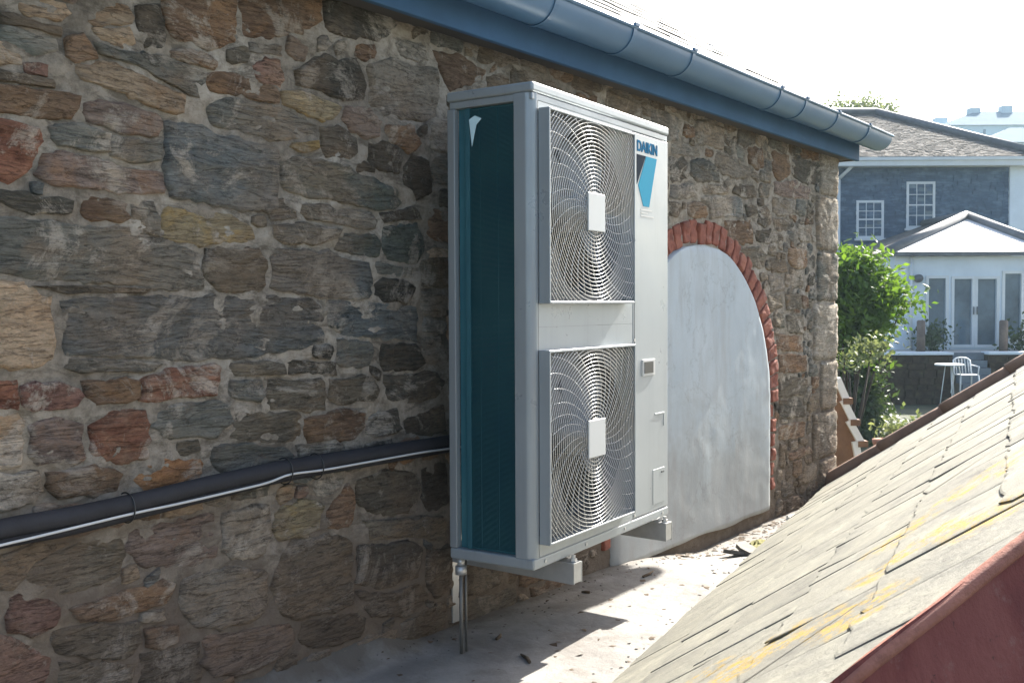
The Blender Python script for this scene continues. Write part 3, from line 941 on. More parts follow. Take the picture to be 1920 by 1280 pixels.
for px, py in ((900, -70), (1045, 2), (1190, 70), (1300, 112), (1465, 186), (1512, 208), (1572, 238), (1630, 266)):
    p = on_plane(px, py, (0, GC_Y - GR, 0), Vector((0, 1, 0)))
    clip_x.append(p.x)
for x in clip_x + [-0.9, -1.9]:
    mb = MB(); arc_band(mb, x - 0.011, x + 0.011, GR + 0.0045, GR + 0.0008, 20)
    mb.box(x - 0.014, x + 0.014, GC_Y - GR - 0.014, GC_Y - GR + 0.012, GC_Z + 0.004, GC_Z + 0.014)
    mb.build("gutter_clip", M_gutter, gut)
# ================================================================== SLATE ROOF OF THE LOW OUTBUILDING
E0 = on_plane(1160, 1280, (0, 0, -0.28), Vector((0, 0, 1)))
E1 = on_plane(1560, 905, (0, 0, -0.28), Vector((0, 0, 1)))
EV = (E1 - E0).normalized(); ELEN = (E1 - E0).length
HV = Vector((EV.y, -EV.x, 0))
RP = R(35)
UV = HV * math.cos(RP) + Vector((0, 0, math.sin(RP)))
NV = EV.cross(UV); NV = NV if NV.z > 0 else -NV
def rf(a, s, h=0.0):
    return E0 + EV * a + UV * s + NV * h
LICHEN = []
for px, py, rad in ((1620, 1150, 0.10), (1590, 1165, 0.08), (1500, 1195, 0.09), (1440, 1225, 0.10), (1400, 1250, 0.09), (1885, 880, 0.13), (1690, 1010, 0.09), (1655, 1075, 0.07), (1760, 1010, 0.08), (1860, 975, 0.09), (1800, 935, 0.07), (1330, 1265, 0.06)):
    p = on_plane(px, py, E0, NV); LICHEN.append((p.x, p.y, p.z, rad * 1.45))
M_slate = slate_mat("weathered_slate", [(0.26, (0.10, 0.097, 0.082)), (0.44, (0.20, 0.193, 0.16)), (0.58, (0.235, 0.225, 0.18)), (0.76, (0.33, 0.312, 0.25))], 0.92, 0.75, spots=LICHEN)
low = tag(empty("slate_roof", tuple(rf(0.8, 0.6))), "weathered pale slate roof with yellow lichen and terracotta hip, right foreground", "roof")
# hip line on the roof plane
hipA = on_plane(1590, 1270, E0, NV); hipB = on_plane(1920, 1010, E0, NV)
crA = CAM + (hipA - CAM) * 0.786; crB = CAM + (hipB - CAM) * 0.786     # crest of the hip tiles stands above the slates
def hip_a(s):           # along position of hip at slope height s, just under the tiles
    p0, p1 = (crA - E0), (crB - E0)
    a0, s0, a1, s1 = p0.dot(EV), p0.dot(UV), p1.dot(EV), p1.dot(UV)
    return a0 + (s - s0) / (s1 - s0) * (a1 - a0)
STOP = 2.05
# deck
pol = [(hip_a(-0.02) + 0.13, -0.02), (ELEN + 0.02, -0.02), (ELEN + 0.02, STOP), (hip_a(STOP) + 0.13, STOP)]
mb = MB(); mb.prism(pol, lambda q: rf(q[0], q[1], -0.03), lambda q: rf(q[0], q[1], -0.004)); mb.build("roof_deck", M_deck, low)
sl_meshes = []
for k in range(10):
    r = random.Random(70 + k)
    # unit slate: x 0..1 wide, y 0 (tail) .. 1 (head), z 0..1 thickness, ragged edges
    nxs = 7
    bot = [(i / nxs, r.uniform(-0.018, 0.018) - (0.02 if r.random() < 0.15 else 0)) for i in range(nxs + 1)]
    if r.random() < 0.25: bot[0 if r.random() < 0.5 else -1] = (bot[0][0] if False else (0.0 if r.random() < 0.5 else 1.0), 0.05)
    bot = sorted(bot)
    side_r = [(1 + r.uniform(-0.02, 0.01), y) for y in (0.25, 0.5, 0.75)]
    side_l = [(r.uniform(-0.01, 0.02), y) for y in (0.75, 0.5, 0.25)]
    out = bot + side_r + [(1, 1), (0, 1)] + side_l
    n = len(out)
    top = [(0.03 + x * 0.94, 0.012 + y * 0.985, 1.0) for x, y in out]
    v = [(x, y, 0.0) for x, y in out] + [(x, y, 0.72) for x, y in out] + top
    f = [tuple(range(2 * n, 3 * n))]
    for b0 in (0, n):
        f += [(b0 + i, b0 + (i + 1) % n, b0 + n + (i + 1) % n, b0 + n + i) for i in range(n)]
    me = fixn(mesh("slate", v, f))
    me.materials.append(M_slate)
    sl_meshes.append(me)
EXP = 0.235
rs = random.Random(21)
BASE = Matrix((EV.to_4d(), UV.to_4d(), NV.to_4d(), (0, 0, 0, 1))).transposed()
for i in range(3): BASE[3][i] = 0
BASE[3][3] = 1
count = 0
for c in range(9):
    s0 = c * EXP - 0.03
    a = hip_a(s0) - rs.uniform(0, 0.2)
    while a < ELEN + 0.01:
        ww = rs.uniform(0.12, 0.34)
        if a + ww > ELEN - 0.06: ww = max(0.08, ELEN + 0.02 - a)
        L = EXP * 1.72
        # keep clear of the hip line
        if a > hip_a(s0 + EXP * 1.75) - 0.02:
            th = rs.uniform(0.003, 0.005)
            lift = 0.0045 + rs.uniform(0, 0.003)
            m = Matrix.Translation(rf(a + 0.003, s0 + rs.uniform(-0.008, 0.008), lift)) @ BASE @ Matrix.Rotation(rs.uniform(-0.006, 0.006), 4, 'Z') @ Matrix.Rotation(-lift / L * 1.0 + rs.uniform(-0.004, 0.004), 4, 'X') @ Matrix.Rotation(rs.uniform(-0.01, 0.01), 4, 'Y') @ Matrix.Diagonal((ww - rs.uniform(0.002, 0.005), L, th, 1))
            o = bpy.data.objects.new("slate", sl_meshes[rs.randrange(10)])
            place(o, low, m); count += 1
        a += ww
# verge: rounded capping tiles climbing the far edge
s = -0.06; i = 0
while s < STOP:
    ln = 0.42
    mb = MB()
    pts, rad = [], []
    for k in range(6):
        t = k / 5
        pts.append(rf(ELEN + 0.035, s + ln * t, 0.012 + 0.006 * (1 - t))); rad.append(0.046 - 0.005 * t)
    mb.tube(pts, rad, 14)
    mb.build("verge_tile", M_verge, low, True)
    s += ln - 0.03; i += 1
mb = MB(); mb.box(ELEN - 0.03, ELEN + 0.06, -0.05, STOP, -0.06, 0.006, lambda v: rf(v.x, v.y, v.z)); mb.build("verge_bedding", M_bedding, low)
# hip tiles: angular, with a rounded crest
HD = (crB - crA).normalized()
# wing directions: one lies down our roof slope, the other falls to the camera side
wing1 = (HD.cross(NV)).normalized()
if wing1.y < 0: wing1 = -wing1
wing1 = (wing1 - NV * 0.24).normalized()
upv = (Vector((0, 0, 1)) - HD * HD.z).normalized()
hor = HD.cross(upv).normalized()
if hor.dot(Vector((-0.4, -1, 0))) < 0: hor = -hor
wing2 = (hor * 0.42 - upv * 0.90).normalized()
def hip_tile(d0, ln, lift=0.0):
    prof = []
    W1, W2, T = 0.24, 0.95, 0.016
    up_ = (-(wing1 + wing2)).normalized()
    outer = [wing1 * W1, wing1 * 0.03, wing1 * 0.012 + up_ * 0.003, up_ * 0.005, wing2 * 0.012 + up_ * 0.003, wing2 * 0.03, wing2 * 0.3, wing2 * 0.6, wing2 * W2]
    inner = [p - up_ * T * 1.25 for p in outer]
    prof = outer + inner[::-1]
    base = crA + HD * d0 - up_ * 0.005 + up_ * lift
    n = len(prof); K = 8
    vs = []
    for k in range(K + 1):
        t = k / K
        for p in prof:
            q = base + HD * (ln * t) + p + up_ * (0.010 * (1 - t))
            q += Vector((0, 0, 1)) * 0.0025 * noise.noise(q * 9)
            vs.append(q)
    fs = [(k * n + i, k * n + (i + 1) % n, (k + 1) * n + (i + 1) % n, (k + 1) * n + i) for k in range(K) for i in range(n)]
    fs += [tuple(range(n))[::-1], tuple(K * n + i for i in range(n))]
    mb = MB(); mb.add(vs, fs)
    mb.build("hip_capping", M_terracotta, low)
mb = MB(); mb.tube([crA - HD * 0.02 + Vector((0, 0, 0.002 * noise.noise(Vector((t * 9, 0, 0))) - 0.004)) + HD * t for t in np.linspace(0, 1.28, 24)], 0.0095, 10); mb.build("crest_lit_rim", M_crest_lit, low, True)  # bead added along the crest so it shows a worn, sunlit rim
for k, d0 in enumerate((-0.02, 0.40, 0.82)):
    hip_tile(d0, 0.44, 0.002 * k)
# lump of bedding mortar at the open lower end of the hip
bm = bmesh.new(); bmesh.ops.create_icosphere(bm, subdivisions=4, radius=1)
for v in bm.verts:
    d = v.co.copy()
    k = 1 + 0.35 * noise.fractal(d * 2.2, 0.8, 2.2, 5)
    v.co = Vector((d.x * 0.055, d.y * 0.055, d.z * 0.035)) * k
me = bpy.data.meshes.new("hip_mortar"); bm.to_mesh(me); bm.free()
obj("hip_mortar", me, M_bedding, low, Matrix.Translation(crA - HD * 0.03 - Vector((0, 0, 0.035))))
M_gable = simple("gable_render", (0.34, 0.27, 0.2), 0.9, 0.25, 4, bmp=0.5)
mb = MB()
ge = [rf(ELEN - 0.01, 0.03, -0.04), rf(ELEN - 0.01, STOP - 0.03, -0.04)]
b0, b1 = ge[0].copy(), ge[1].copy(); b0.z = b1.z = -1.65
vs_ = [ge[0], ge[1], b1, b0]; vs_ += [v - EV * 0.2 for v in vs_]
mb.add(vs_, [(0, 1, 2, 3), (7, 6, 5, 4), (0, 4, 5, 1), (1, 5, 6, 2), (2, 6, 7, 3), (3, 7, 4, 0)])
mb.build("gable_wall", M_gable, low)

# debris along the valley: slipped slate pieces, moss, twigs
M_moss = simple("moss", (0.16, 0.15, 0.05), 0.95, 0.5, 30, bmp=0.9)
M_twig = simple("dry_twig", (0.09, 0.06, 0.035), 0.9, 0.3, 20)
M_sunlit_patch = simple("sunlit_patch", (0.55, 0.53, 0.48), 0.9, 0.2, 12, bmp=0.8)  # whitish colour that stands for sunlight on the ground
deb = [((1400, 1030), 0.20, 0.11, 0.5, "broken dark slate lying in the valley, largest of the loose pieces", 0.25),
       ((1375, 1036), 0.11, 0.07, 1.7, "broken slate piece nearest the unit, in the valley beside the slate roof", 0.3),
       ((1452, 1004), 0.13, 0.09, 0.2, "broken slate leaning towards the wall foot, between the other loose pieces", -0.3),
       ((1500, 975), 0.15, 0.08, 0.9, "broken slate furthest along the valley, close to the wall corner", 0.2)]
M_debris = simple("broken_slate", (0.10, 0.09, 0.075), 0.8, 0.4, 15, bmp=0.7)
for (pp, a, b_, rot, lab, tilt) in deb:
    p = on_plane(*pp, (0, 0, -0.29), Vector((0, 0, 1)))
    p.z = floor_z(p.x, p.y)
    pts = [(rr.uniform(0.75, 1.05) * a / 2 * math.cos(t), rr.uniform(0.75, 1.05) * b_ / 2 * math.sin(t)) for t in np.linspace(0, 2 * math.pi, 9)[:-1]]
    mb = MB(); mb.prism(pts, lambda q: (q[0], q[1], 0), lambda q: (q[0] * 0.96, q[1] * 0.96, 0.014))
    o = mb.build("slate_fragment", M_debris, None, m=Matrix.Translation(p + Vector((0, 0, abs(tilt) * b_ * 0.5))) @ Matrix.Rotation(rot, 4, 'Z') @ Matrix.Rotation(tilt, 4, 'X'))
    tag(o, lab, "slate", "broken slates in the valley")
def lump(name, p, sx, sy, sz, mat, seed):
    bm = bmesh.new(); bmesh.ops.create_icosphere(bm, subdivisions=4, radius=1)
    for v in bm.verts:
        d = v.co.copy()
        k = 1 + 0.45 * noise.fractal(d * 1.9 + Vector((seed, 0, 0)), 0.8, 2.2, 5)
        v.co = Vector((d.x * sx, d.y * sy, max(d.z, -0.3) * sz)) * k
    me = bpy.data.meshes.new(name); bm.to_mesh(me); bm.free()
    return obj(name, me, mat, None, Matrix.Translation(p))
p = on_plane(1428, 1016, (0, 0, -0.29), Vector((0, 0, 1))); p.z = floor_z(p.x, p.y)
tag(lump("moss_clump", p, 0.13, 0.05, 0.03, M_moss, 1), "olive moss clump growing between broken slates in the valley", "moss")
p = on_plane(1505, 958, (0, 0, -0.29), Vector((0, 0, 1))); p.z = floor_z(p.x, p.y)  # pale lump put in for a sunlit patch by the wall foot
tag(lump("sunlit_patch_lump", p, 0.16, 0.06, 0.05, M_sunlit_patch, 4), "pale lump in place of a sunlit patch at the foot of the wall corner", "sunlit patch")
for i, (px, py, ln, rot, lab) in enumerate(((935, 1195, 0.05, 0.4, "dark twig on shaded valley floor left of the unit bracket"), (985, 1235, 0.07, 1.0, "longest dark twig at the bottom edge of the photo, on the valley floor"),
                                            (1098, 1110, 0.03, 2.0, "short dark twig just below the left bracket arm"), (1215, 1078, 0.09, 0.1, "dark twig lying on the shadow edge under the right bracket"))):
    p = on_plane(px, py, (0, 0, FLZ), Vector((0, 0, 1))); p.z = floor_z(p.x, p.y) + 0.004
    mb = MB(); dv = Vector((math.cos(rot), math.sin(rot), 0))
    mb.tube([p - dv * ln / 2, p + dv.cross(Vector((0, 0, 1))) * ln * 0.06, p + dv * ln / 2], [0.005, 0.006, 0.003], 6)
    tag(mb.build("twig", M_twig, None, True), lab, "twig", "twigs on the valley floor")

# grit, mortar crumbs and dead leaves gathered on the valley floor
def litter(name, n, mat, sizes, flatness, where, seed):
    r = random.Random(seed); mb = MB()
    for _ in range(n):
        x, y = where(r)
        s_ = r.uniform(*sizes)
        p = Vector((x, y, floor_z(x, y) + s_ * flatness * 0.35))
        rot = Matrix.Rotation(r.random() * 6.28, 3, 'Z') @ Matrix.Rotation(r.uniform(-0.5, 0.5), 3, 'X')
        vs = [rot @ Vector((a * s_ * r.uniform(0.6, 1.2), b * s_ * r.uniform(0.5, 1.0), c * s_ * flatness)) + p for a, b, c in ((1, 0, 0), (0, 1, 0), (-1, 0, 0), (0, -1, 0), (0, 0, 0.6), (0, 0, -0.6))]
        mb.add(vs, [(0, 1, 4), (1, 2, 4), (2, 3, 4), (3, 0, 4), (1, 0, 5), (2, 1, 5), (3, 2, 5), (0, 3, 5)])
    o = mb.build(name, mat); o["kind"] = "stuff"
def eave_y(x): return E0.y + (x - E0.x) / EV.x * EV.y
def w_wall(r): x = r.uniform(-1.3, 3.4); return x, -0.03 - abs(r.gauss(0, 0.07))
def w_eave(r): x = r.uniform(-0.6, 3.2); return x, min(-0.04, eave_y(x) + abs(r.gauss(0, 0.05)))
def w_any(r): x = r.uniform(-1.0, 2.6); return x, r.uniform(eave_y(x), -0.04)
litter("mortar_grit", 260, M_floor, (0.003, 0.007), 0.7, w_wall, 1)
litter("slate_grit", 140, M_debris, (0.003, 0.010), 0.35, w_eave, 2)
litter("leaf_litter", 130, M_twig, (0.006, 0.018), 0.12, w_any, 3)
litter("leaf_litter", 160, M_twig, (0.008, 0.022), 0.12, lambda r: (r.uniform(1.5, 3.3), -0.03 - abs(r.gauss(0, 0.09))), 4)

# ================================================================== OUTDOOR UNIT
UW, UD, UH = 0.9, 0.287, 1.345
UM = Matrix.Translation((0.0, -0.4562, 0.0)) @ Matrix.Rotation(R(4.4), 4, 'Z')
unit = bpy.data.objects.new("outdoor_unit", None); unit.empty_display_size = 0.1
place(unit, None, UM)
tag(unit, "tall white twin fan heat pump outdoor unit mounted on the stone wall", "heat pump")
def ub(mb, name, mat, parent=None, smooth=False, bevel=0, fix=True):
    """build in the unit's own frame"""
    me = mesh(name, mb.v, mb.f, smooth)
    if fix: fixn(me)
    o = bpy.data.objects.new(name, me); me.materials.append(mat)
    COL.objects.link(o); o.parent = parent or unit
    WM[o.name] = UM
    if bevel:
        b = o.modifiers.new('bevel', 'BEVEL'); b.width = bevel; b.segments = 3; b.limit_method = 'ANGLE'
    return o
# front-left corner post with a big radius, wraps from the side onto the front
mb = MB()
rc = 0.026
prof = [(0.022, 0.004), (rc, 0.0)]
prof = [(0.030, 0.0)] + [(rc - rc * math.sin(a), rc - rc * math.cos(a)) for a in np.linspace(0, math.pi / 2, 10)] + [(0.0, 0.060), (0.006, 0.063), (0.02, 0.063), (0.03, 0.05)]
mb.prism(prof, lambda q: (q[0], q[1], 0.030), lambda q: (q[0], q[1], UH - 0.028))
ub(mb, "corner_post", M_case, bevel=0.002)
# front panel with two fan openings (square-ish openings hidden by the guards), built as strips with circular holes
def panel_with_hole(mb, x0, x1, z0, z1, cx, cz, rad, y, yb, n=64):
    # outer square walked at the same angles as the circle
    vo, vi = [], []
    angs = sorted([2 * math.pi * k / n for k in range(n)] + [math.atan2(zz - cz, xx - cx) % (2 * math.pi) for xx in (x0, x1) for zz in (z0, z1)])
    n = len(angs)
    for a in angs:
        c, s_ = math.cos(a), math.sin(a)
        tx = ((x1 - cx) / c if c > 1e-9 else (x0 - cx) / c if c < -1e-9 else 1e9)
        tz = ((z1 - cz) / s_ if s_ > 1e-9 else (z0 - cz) / s_ if s_ < -1e-9 else 1e9)
        t = min(tx, tz)
        vo.append((cx + c * t, y, cz + s_ * t)); vi.append((cx + c * rad, y, cz + s_ * rad))
    vb = [(x, yb, z) for x, _, z in vi]
    mb.add(vo + vi + vb, [(k, (k + 1) % n, n + (k + 1) % n, n + k) for k in range(n)] + [(n + k, n + (k + 1) % n, 2 * n + (k + 1) % n, 2 * n + k) for k in range(n)])
GXc = 0.301
G = ((0.739, 1.277), (0.068, 0.610))
mb = MB()
panel_with_hole(mb, 0.0305, 0.618, 0.674, 1.296, GXc, 1.008, 0.245, 0.0, 0.10)
panel_with_hole(mb, 0.0305, 0.618, 0.032, 0.6735, GXc, 0.339, 0.245, 0.0, 0.10)
ub(mb, "front_panel", M_case)
M_backing = simple("guard_backing", (0.13, 0.135, 0.135), 0.6, 0.1, 5)  # dark grey plate with a round hole, behind the guard wires
mb = MB(); mb.box(0.032, 0.62, 0.13, 0.135, 0.035, 1.29); ub(mb, "fan_chamber", M_cavity)
mb = MB(); mb.box(0.621, UW, 0.0, 0.022, 0.032, 1.296); svc = ub(mb, "service_panel", M_case, bevel=0.006)
mb = MB(); mb.box(-0.002, UW + 0.002, -0.003, UD + 0.001, 1.317, UH); ub(mb, "top_cover", M_case, bevel=0.007)
mb = MB(); mb.box(0.004, UW - 0.003, 0.002, UD - 0.006, 1.2965, 1.3165); ub(mb, "top_rail", M_case, bevel=0.003)
mb = MB(); mb.box(0.0, UW, -0.001, UD, 0.0, 0.0315); ub(mb, "base_pan", M_case, bevel=0.006)
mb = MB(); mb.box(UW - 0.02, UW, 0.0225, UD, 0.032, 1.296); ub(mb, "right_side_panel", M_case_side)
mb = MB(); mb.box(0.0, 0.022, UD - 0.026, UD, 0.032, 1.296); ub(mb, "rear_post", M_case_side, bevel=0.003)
# coil on the left side: tubes end sheet plus real fins
mb = MB()
mb.box(0.022, 0.03, 0.0635, UD - 0.0265, 0.032, 1.296)
coil = ub(mb, "coil", M_coil)
mb = MB()
z = 0.04
while z < 1.29:
    mb.box(0.0115, 0.0225, 0.066, UD - 0.052, z, z + 0.0012); z += 0.0034
ub(mb, "coil_fins", M_coil, coil, fix=False)
mb = MB()
for y in (0.12, 0.18): mb.box(0.0115, 0.0125, y, y + 0.001, 0.04, 1.29)
ub(mb, "coil_guard", M_coil, coil)
mb = MB(); mb.box(0.008, 0.0105, UD - 0.074, UD - 0.058, 0.034, 1.294); ub(mb, "coil_end_strip", simple("coil_strip", (0.035, 0.135, 0.17), 0.4, 0.15, 6, metal=0.3), coil)
# bright glint on the fins, drawn as a thin pale plate
M_glint = simple("white_glint", (0.55, 0.75, 0.8), 0.5, 0.05)
mb = MB()
tp = [(0.215, 1.262), (0.195, 1.272), (0.172, 1.262), (0.190, 1.245), (0.205, 1.185)]
mb.prism(tp, lambda q: (0.0075, q[0], q[1]), lambda q: (0.0085, q[0], q[1])); ub(mb, "coil_glint", M_glint)
# fan guards
for gi, (z0, z1) in enumerate(G):
    cz = (z0 + z1) / 2; cx = GXc; hw = (z1 - z0) / 2
    yb, yf = -0.0005, -0.036
    # frame: sloping rim all round
    mb = MB()
    for sx in (-1, 1):
        mb.box(min(cx + sx * hw, cx + sx * (hw - 0.007)), max(cx + sx * hw, cx + sx * (hw - 0.007)), yf, yb, z0, z1)
    for sz in (-1, 1):
        mb.box(cx - hw + 0.0072, cx + hw - 0.0072, yf, yb, min(cz + sz * hw, cz + sz * (hw - 0.007)), max(cz + sz * hw, cz + sz * (hw - 0.007)))
    guard = ub(mb, "fan_guard", M_case, bevel=0.002)
    mb = MB(); panel_with_hole(mb, cx - hw + 0.0075, cx + hw - 0.0075, z0 + 0.0075, z1 - 0.0075, cx, cz, 0.243, -0.0018, 0.06); ub(mb, "guard_backing", M_backing, guard)
    guard["label"] = ("upper" if gi == 0 else "lower") + " square fan guard of wire rings"
    lim = hw - 0.004
    def clip_runs(pts):
        run = []
        for p in pts:
            if abs(p[0]) <= lim and abs(p[1]) <= lim: run.append(p)
            else:
                if len(run) > 2: yield run
                run = []
        if len(run) > 2: yield run
    mb = MB()
    r = 0.060
    while r < lim * 1.38:
        npt = max(28, int(r * 360))
        pts = [(r * math.cos(2 * math.pi * k / npt), r * math.sin(2 * math.pi * k / npt)) for k in range(npt + 1)]
        if r <= lim: runs = [pts]
        else:
            # start the walk in a clipped corner gap so runs stay whole
            pts2 = [(r * math.cos(2 * math.pi * k / npt), r * math.sin(2 * math.pi * k / npt)) for k in range(0, npt + 1)]
            runs = list(clip_runs(pts2))
        for run in runs:
            mb.tube([(cx + a, yf + 0.0025, cz + b) for a, b in run], 0.00125, 6, cap=False)
        r += 0.0112
    ub(mb, "guard_rings", M_wire, guard, True, fix=False)
    mb = MB()
    for k in range(34):
        a0 = 2 * math.pi * k / 34
        pts = []
        for t in np.linspace(0, 1, 16):
            rad = 0.055 + t * (lim * 1.42 - 0.055)
            a = a0 + 0.75 * t ** 1.15
            pts.append((rad * math.cos(a), rad * math.sin(a)))
        for run in clip_runs(pts):
            mb.tube([(cx + a, yf + 0.0058, cz + b) for a, b in run], 0.0019, 6, cap=False)
    ub(mb, "guard_spokes", M_wire, guard, True, fix=False)
    mb = MB(); mb.box(cx - 0.053, cx + 0.053, yf - 0.004, yf + 0.001, cz - 0.056, cz + 0.056); ub(mb, "hub_badge", M_hub, guard, bevel=0.004)
    # fan
    mb = MB()
    for b_ in range(4):
        a0 = b_ * math.pi / 2 + 0.4
        vs_, nr, na = [], 8, 8
        for i in range(nr + 1):
            rad = 0.05 + 0.185 * i / nr
            for j in range(na + 1):
                t = j / na
                a = a0 + t * 0.95 + 0.35 * (i / nr)
                vs_.append((cx + rad * math.cos(a), 0.03 + 0.055 * t + 0.01 * math.sin(t * 3.1), cz + rad * math.sin(a)))
        fs_ = [(i * (na + 1) + j, i * (na + 1) + j + 1, (i + 1) * (na + 1) + j + 1, (i + 1) * (na + 1) + j) for i in range(nr) for j in range(na)]
        mb.add(vs_, fs_)
    mb.tube([(cx, 0.02, cz), (cx, 0.11, cz)], 0.055, 20)
    ub(mb, "fan", M_fan, None, True)
# service panel details
mb = MB(); mb.box(0.688, 0.783, -0.006, 0.002, 0.498, 0.553); disp = ub(mb, "display_surround", M_label, svc, bevel=0.002)
mb = MB(); mb.box(0.697, 0.765, -0.0075, -0.0055, 0.507, 0.545); ub(mb, "display_window", M_dark, svc)
def handle(zc):
    mb = MB()
    x0, x1, h = 0.79, 0.865, 0.03
    mb.box(x0, x1, -0.003, 0.001, zc + h, zc + h + 0.006); mb.box(x1 - 0.005, x1, -0.002, 0.001, zc - h * 0.4, zc + h - 0.0005)
    ub(mb, "handle", M_case, svc, bevel=0.0015)
handle(0.33); 
mb = MB(); mb.box(0.775, 0.868, -0.0015, 0.001, 0.055, 0.175); pc = ub(mb, "pipe_cover", M_case, svc, bevel=0.004)
mb = MB(); mb.box(0.84, 0.862, -0.003, -0.001, 0.157, 0.163); ub(mb, "cover_clip", M_cavity, svc)
for zc in (0.045, 0.62, 1.285):
    mb = MB(); mb.tube([(0.632, -0.003, zc), (0.632, 0.002, zc)], 0.005, 10); ub(mb, "screw", M_galv, svc)
for xc in (0.06, 0.30, 0.56, 0.85):
    mb = MB(); mb.tube([(xc, -0.0035, 0.016), (xc, 0.0, 0.016)], 0.005, 10); ub(mb, "screw", M_galv)
mb = MB()
for z_, x1_ in ((1.046, 0.765), (1.036, 0.735), (1.026, 0.78)): mb.box(0.682, x1_, -0.0008, 0.0004, z_, z_ + 0.004)
ub(mb, "rating_lines", M_label, svc)
mb = MB(); mb.box(0.633, 0.636, -0.0006, 0.0005, 0.05, 1.28); ub(mb, "panel_seam", M_cavity, svc)
# maker's mark: blue lettering above a dark triangle and a cyan wedge
mb = MB(); y0, y1 = -0.0012, 0.0005
def flat(mb, pts): mb.prism(pts, lambda q: (q[0], y0, q[1]), lambda q: (q[0], y1, q[1]))
flat(mb, [(0.652, 1.226), (0.718, 1.226), (0.652, 1.128)]); ub(mb, "logo_triangle", M_logo_d, svc)
mb = MB(); flat(mb, [(0.722, 1.226), (0.805, 1.226), (0.745, 1.060), (0.700, 1.060), (0.662, 1.126)]); ub(mb, "logo_wedge", M_logo_c, svc)
cu = bpy.data.curves.new("lettering", 'FONT'); cu.body = "DAIKIN"; cu.size = 0.044; cu.extrude = 0.0008; cu.offset = 0.0012; cu.align_x = 'LEFT'
tmp = bpy.data.objects.new("tmp", cu); COL.objects.link(tmp)
bpy.context.view_layer.update()
me = bpy.data.meshes.new_from_object(tmp.evaluated_get(bpy.context.evaluated_depsgraph_get()))
bpy.data.objects.remove(tmp)
wdt = max(v.co.x for v in me.vertices) - min(v.co.x for v in me.vertices)
k = 0.155 / wdt
for v in me.vertices:
    x, y, z = v.co; v.co = (0.652 + x * k, -0.001 - z, 1.238 + y * 1.1)
o = bpy.data.objects.new("lettering", me); me.materials.clear(); me.materials.append(M_logo_b)
COL.objects.link(o); o.parent = svc
# top cover embossed lines
for i in range(10):
    pass

# ------------------------------------------------------------------ brackets carrying the unit
def bracket(xu, lab):
    p = UM @ Vector((xu, 0, 0))
    br = tag(empty("wall_bracket", (p.x, -0.02, -0.1)), lab, "bracket", "steel brackets under the unit")
    yf = p.y - 0.030
    mb = MB()
    mb.box(p.x - 0.022, p.x + 0.022, yf, -0.012, -0.018, -0.0135)
    mb.box(p.x - 0.022, p.x - 0.0185, yf, -0.012, -0.075, -0.0185)
    mb.box(p.x + 0.0185, p.x + 0.022, yf, -0.012, -0.075, -0.0185)
    mb.build("arm", M_galv, br)
    mb = MB(); mb.box(p.x - 0.0182, p.x + 0.0182, yf + 0.001, yf + 0.004, -0.072, -0.019); mb.build("end_cap", M_galv, br)
    mb = MB(); mb.box(p.x - 0.024, p.x + 0.024, -0.0115, -0.006, -0.27, 0.10); mb.build("wall_rail", M_galv, br)
    for dy in (0.05, 0.22):
        mb = MB(); mb.tube([(p.x, yf + 0.03 + dy, -0.013), (p.x, yf + 0.03 + dy, -0.0005)], 0.016, 14); mb.build("rubber_mount", M_dark, br, True)
    mb = MB(); mb.tube([(p.x, yf + 0.016, -0.013), (p.x, yf + 0.016, 0.006)], 0.006, 8); mb.tube([(p.x, yf + 0.016, -0.0125), (p.x, yf + 0.016, -0.004)], 0.011, 6)
    mb.build("bolt", M_galv, br)
bracket(0.20, "galvanised bracket arm under the left end of the outdoor unit, near its corner post")
bracket(0.845, "galvanised bracket arm under the right end of the outdoor unit, below its service panel")

# ------------------------------------------------------------------ condensate drain under the unit
dr = tag(empty("drain_pipe", (0.13, -0.11, FLZ)), "thin metal drain pipe with elbow fitting dropping from the unit's rear left corner", "pipe")
x, y = (UM @ Vector((0.02, 0.262, 0)))[:2]
mb = MB(); mb.tube([(x, y, -0.045), (x, y, floor_z(x, y) + 0.004)], 0.0058, 12); mb.build("pipe", M_dullpipe, dr, True)
mb = MB(); mb.tube([(x, y, -0.001), (x, y, -0.022)], 0.011, 12); mb.tube([(x, y, -0.024), (x, y, -0.048)], 0.0165, 14); mb.build("fitting", M_galv, dr, True)
mb = MB(); mb.tube([(x + 0.022, y, -0.004), (x + 0.022, y, floor_z(x, y) + 0.004)], 0.004, 10); mb.build("second_pipe", M_dullpipe, dr, True)

# ------------------------------------------------------------------ pipe bundle on the wall
def pipe_path(pix, y):
    out = []
    for px, py in pix:
        a, c = wall_pt(px, py, y); out.append(Vector((a, y, c)))
    return out
def smooth_path(pts, n=8):
    out = []
    P = [pts[0] * 2 - pts[1]] + pts + [pts[-1] * 2 - pts[-2]]
    for i in range(1, len(P) - 2):
        for k in range(n):
            t = k / n
            a, b, c, d = P[i - 1], P[i], P[i + 1], P[i + 2]
            out.append(0.5 * ((2 * b) + (c - a) * t + (2 * a - 5 * b + 4 * c - d) * t * t + (3 * b - a - 3 * c + d) * t ** 3))
    out.append(pts[-1])
    return out
bundle = tag(empty("pipe_bundle", (-0.5, -0.05, 0.28)), "black insulated pipe bundle strapped along the stone wall into the unit", "pipe")
top_pix = [(-260, 1052), (0, 992), (120, 970), (250, 942), (400, 906), (540, 876), (700, 850), (835, 829), (960, 808)]
low_pix = [(-260, 1078), (0, 1014), (120, 992), (250, 961), (400, 924), (540, 890), (700, 862), (835, 839), (960, 818)]
c_pix = [(-260, 1085), (0, 1022), (60, 1008), (130, 991), (250, 962), (330, 945), (430, 922), (500, 905), (545, 889), (610, 880), (700, 864), (790, 848), (840, 841), (960, 824)]
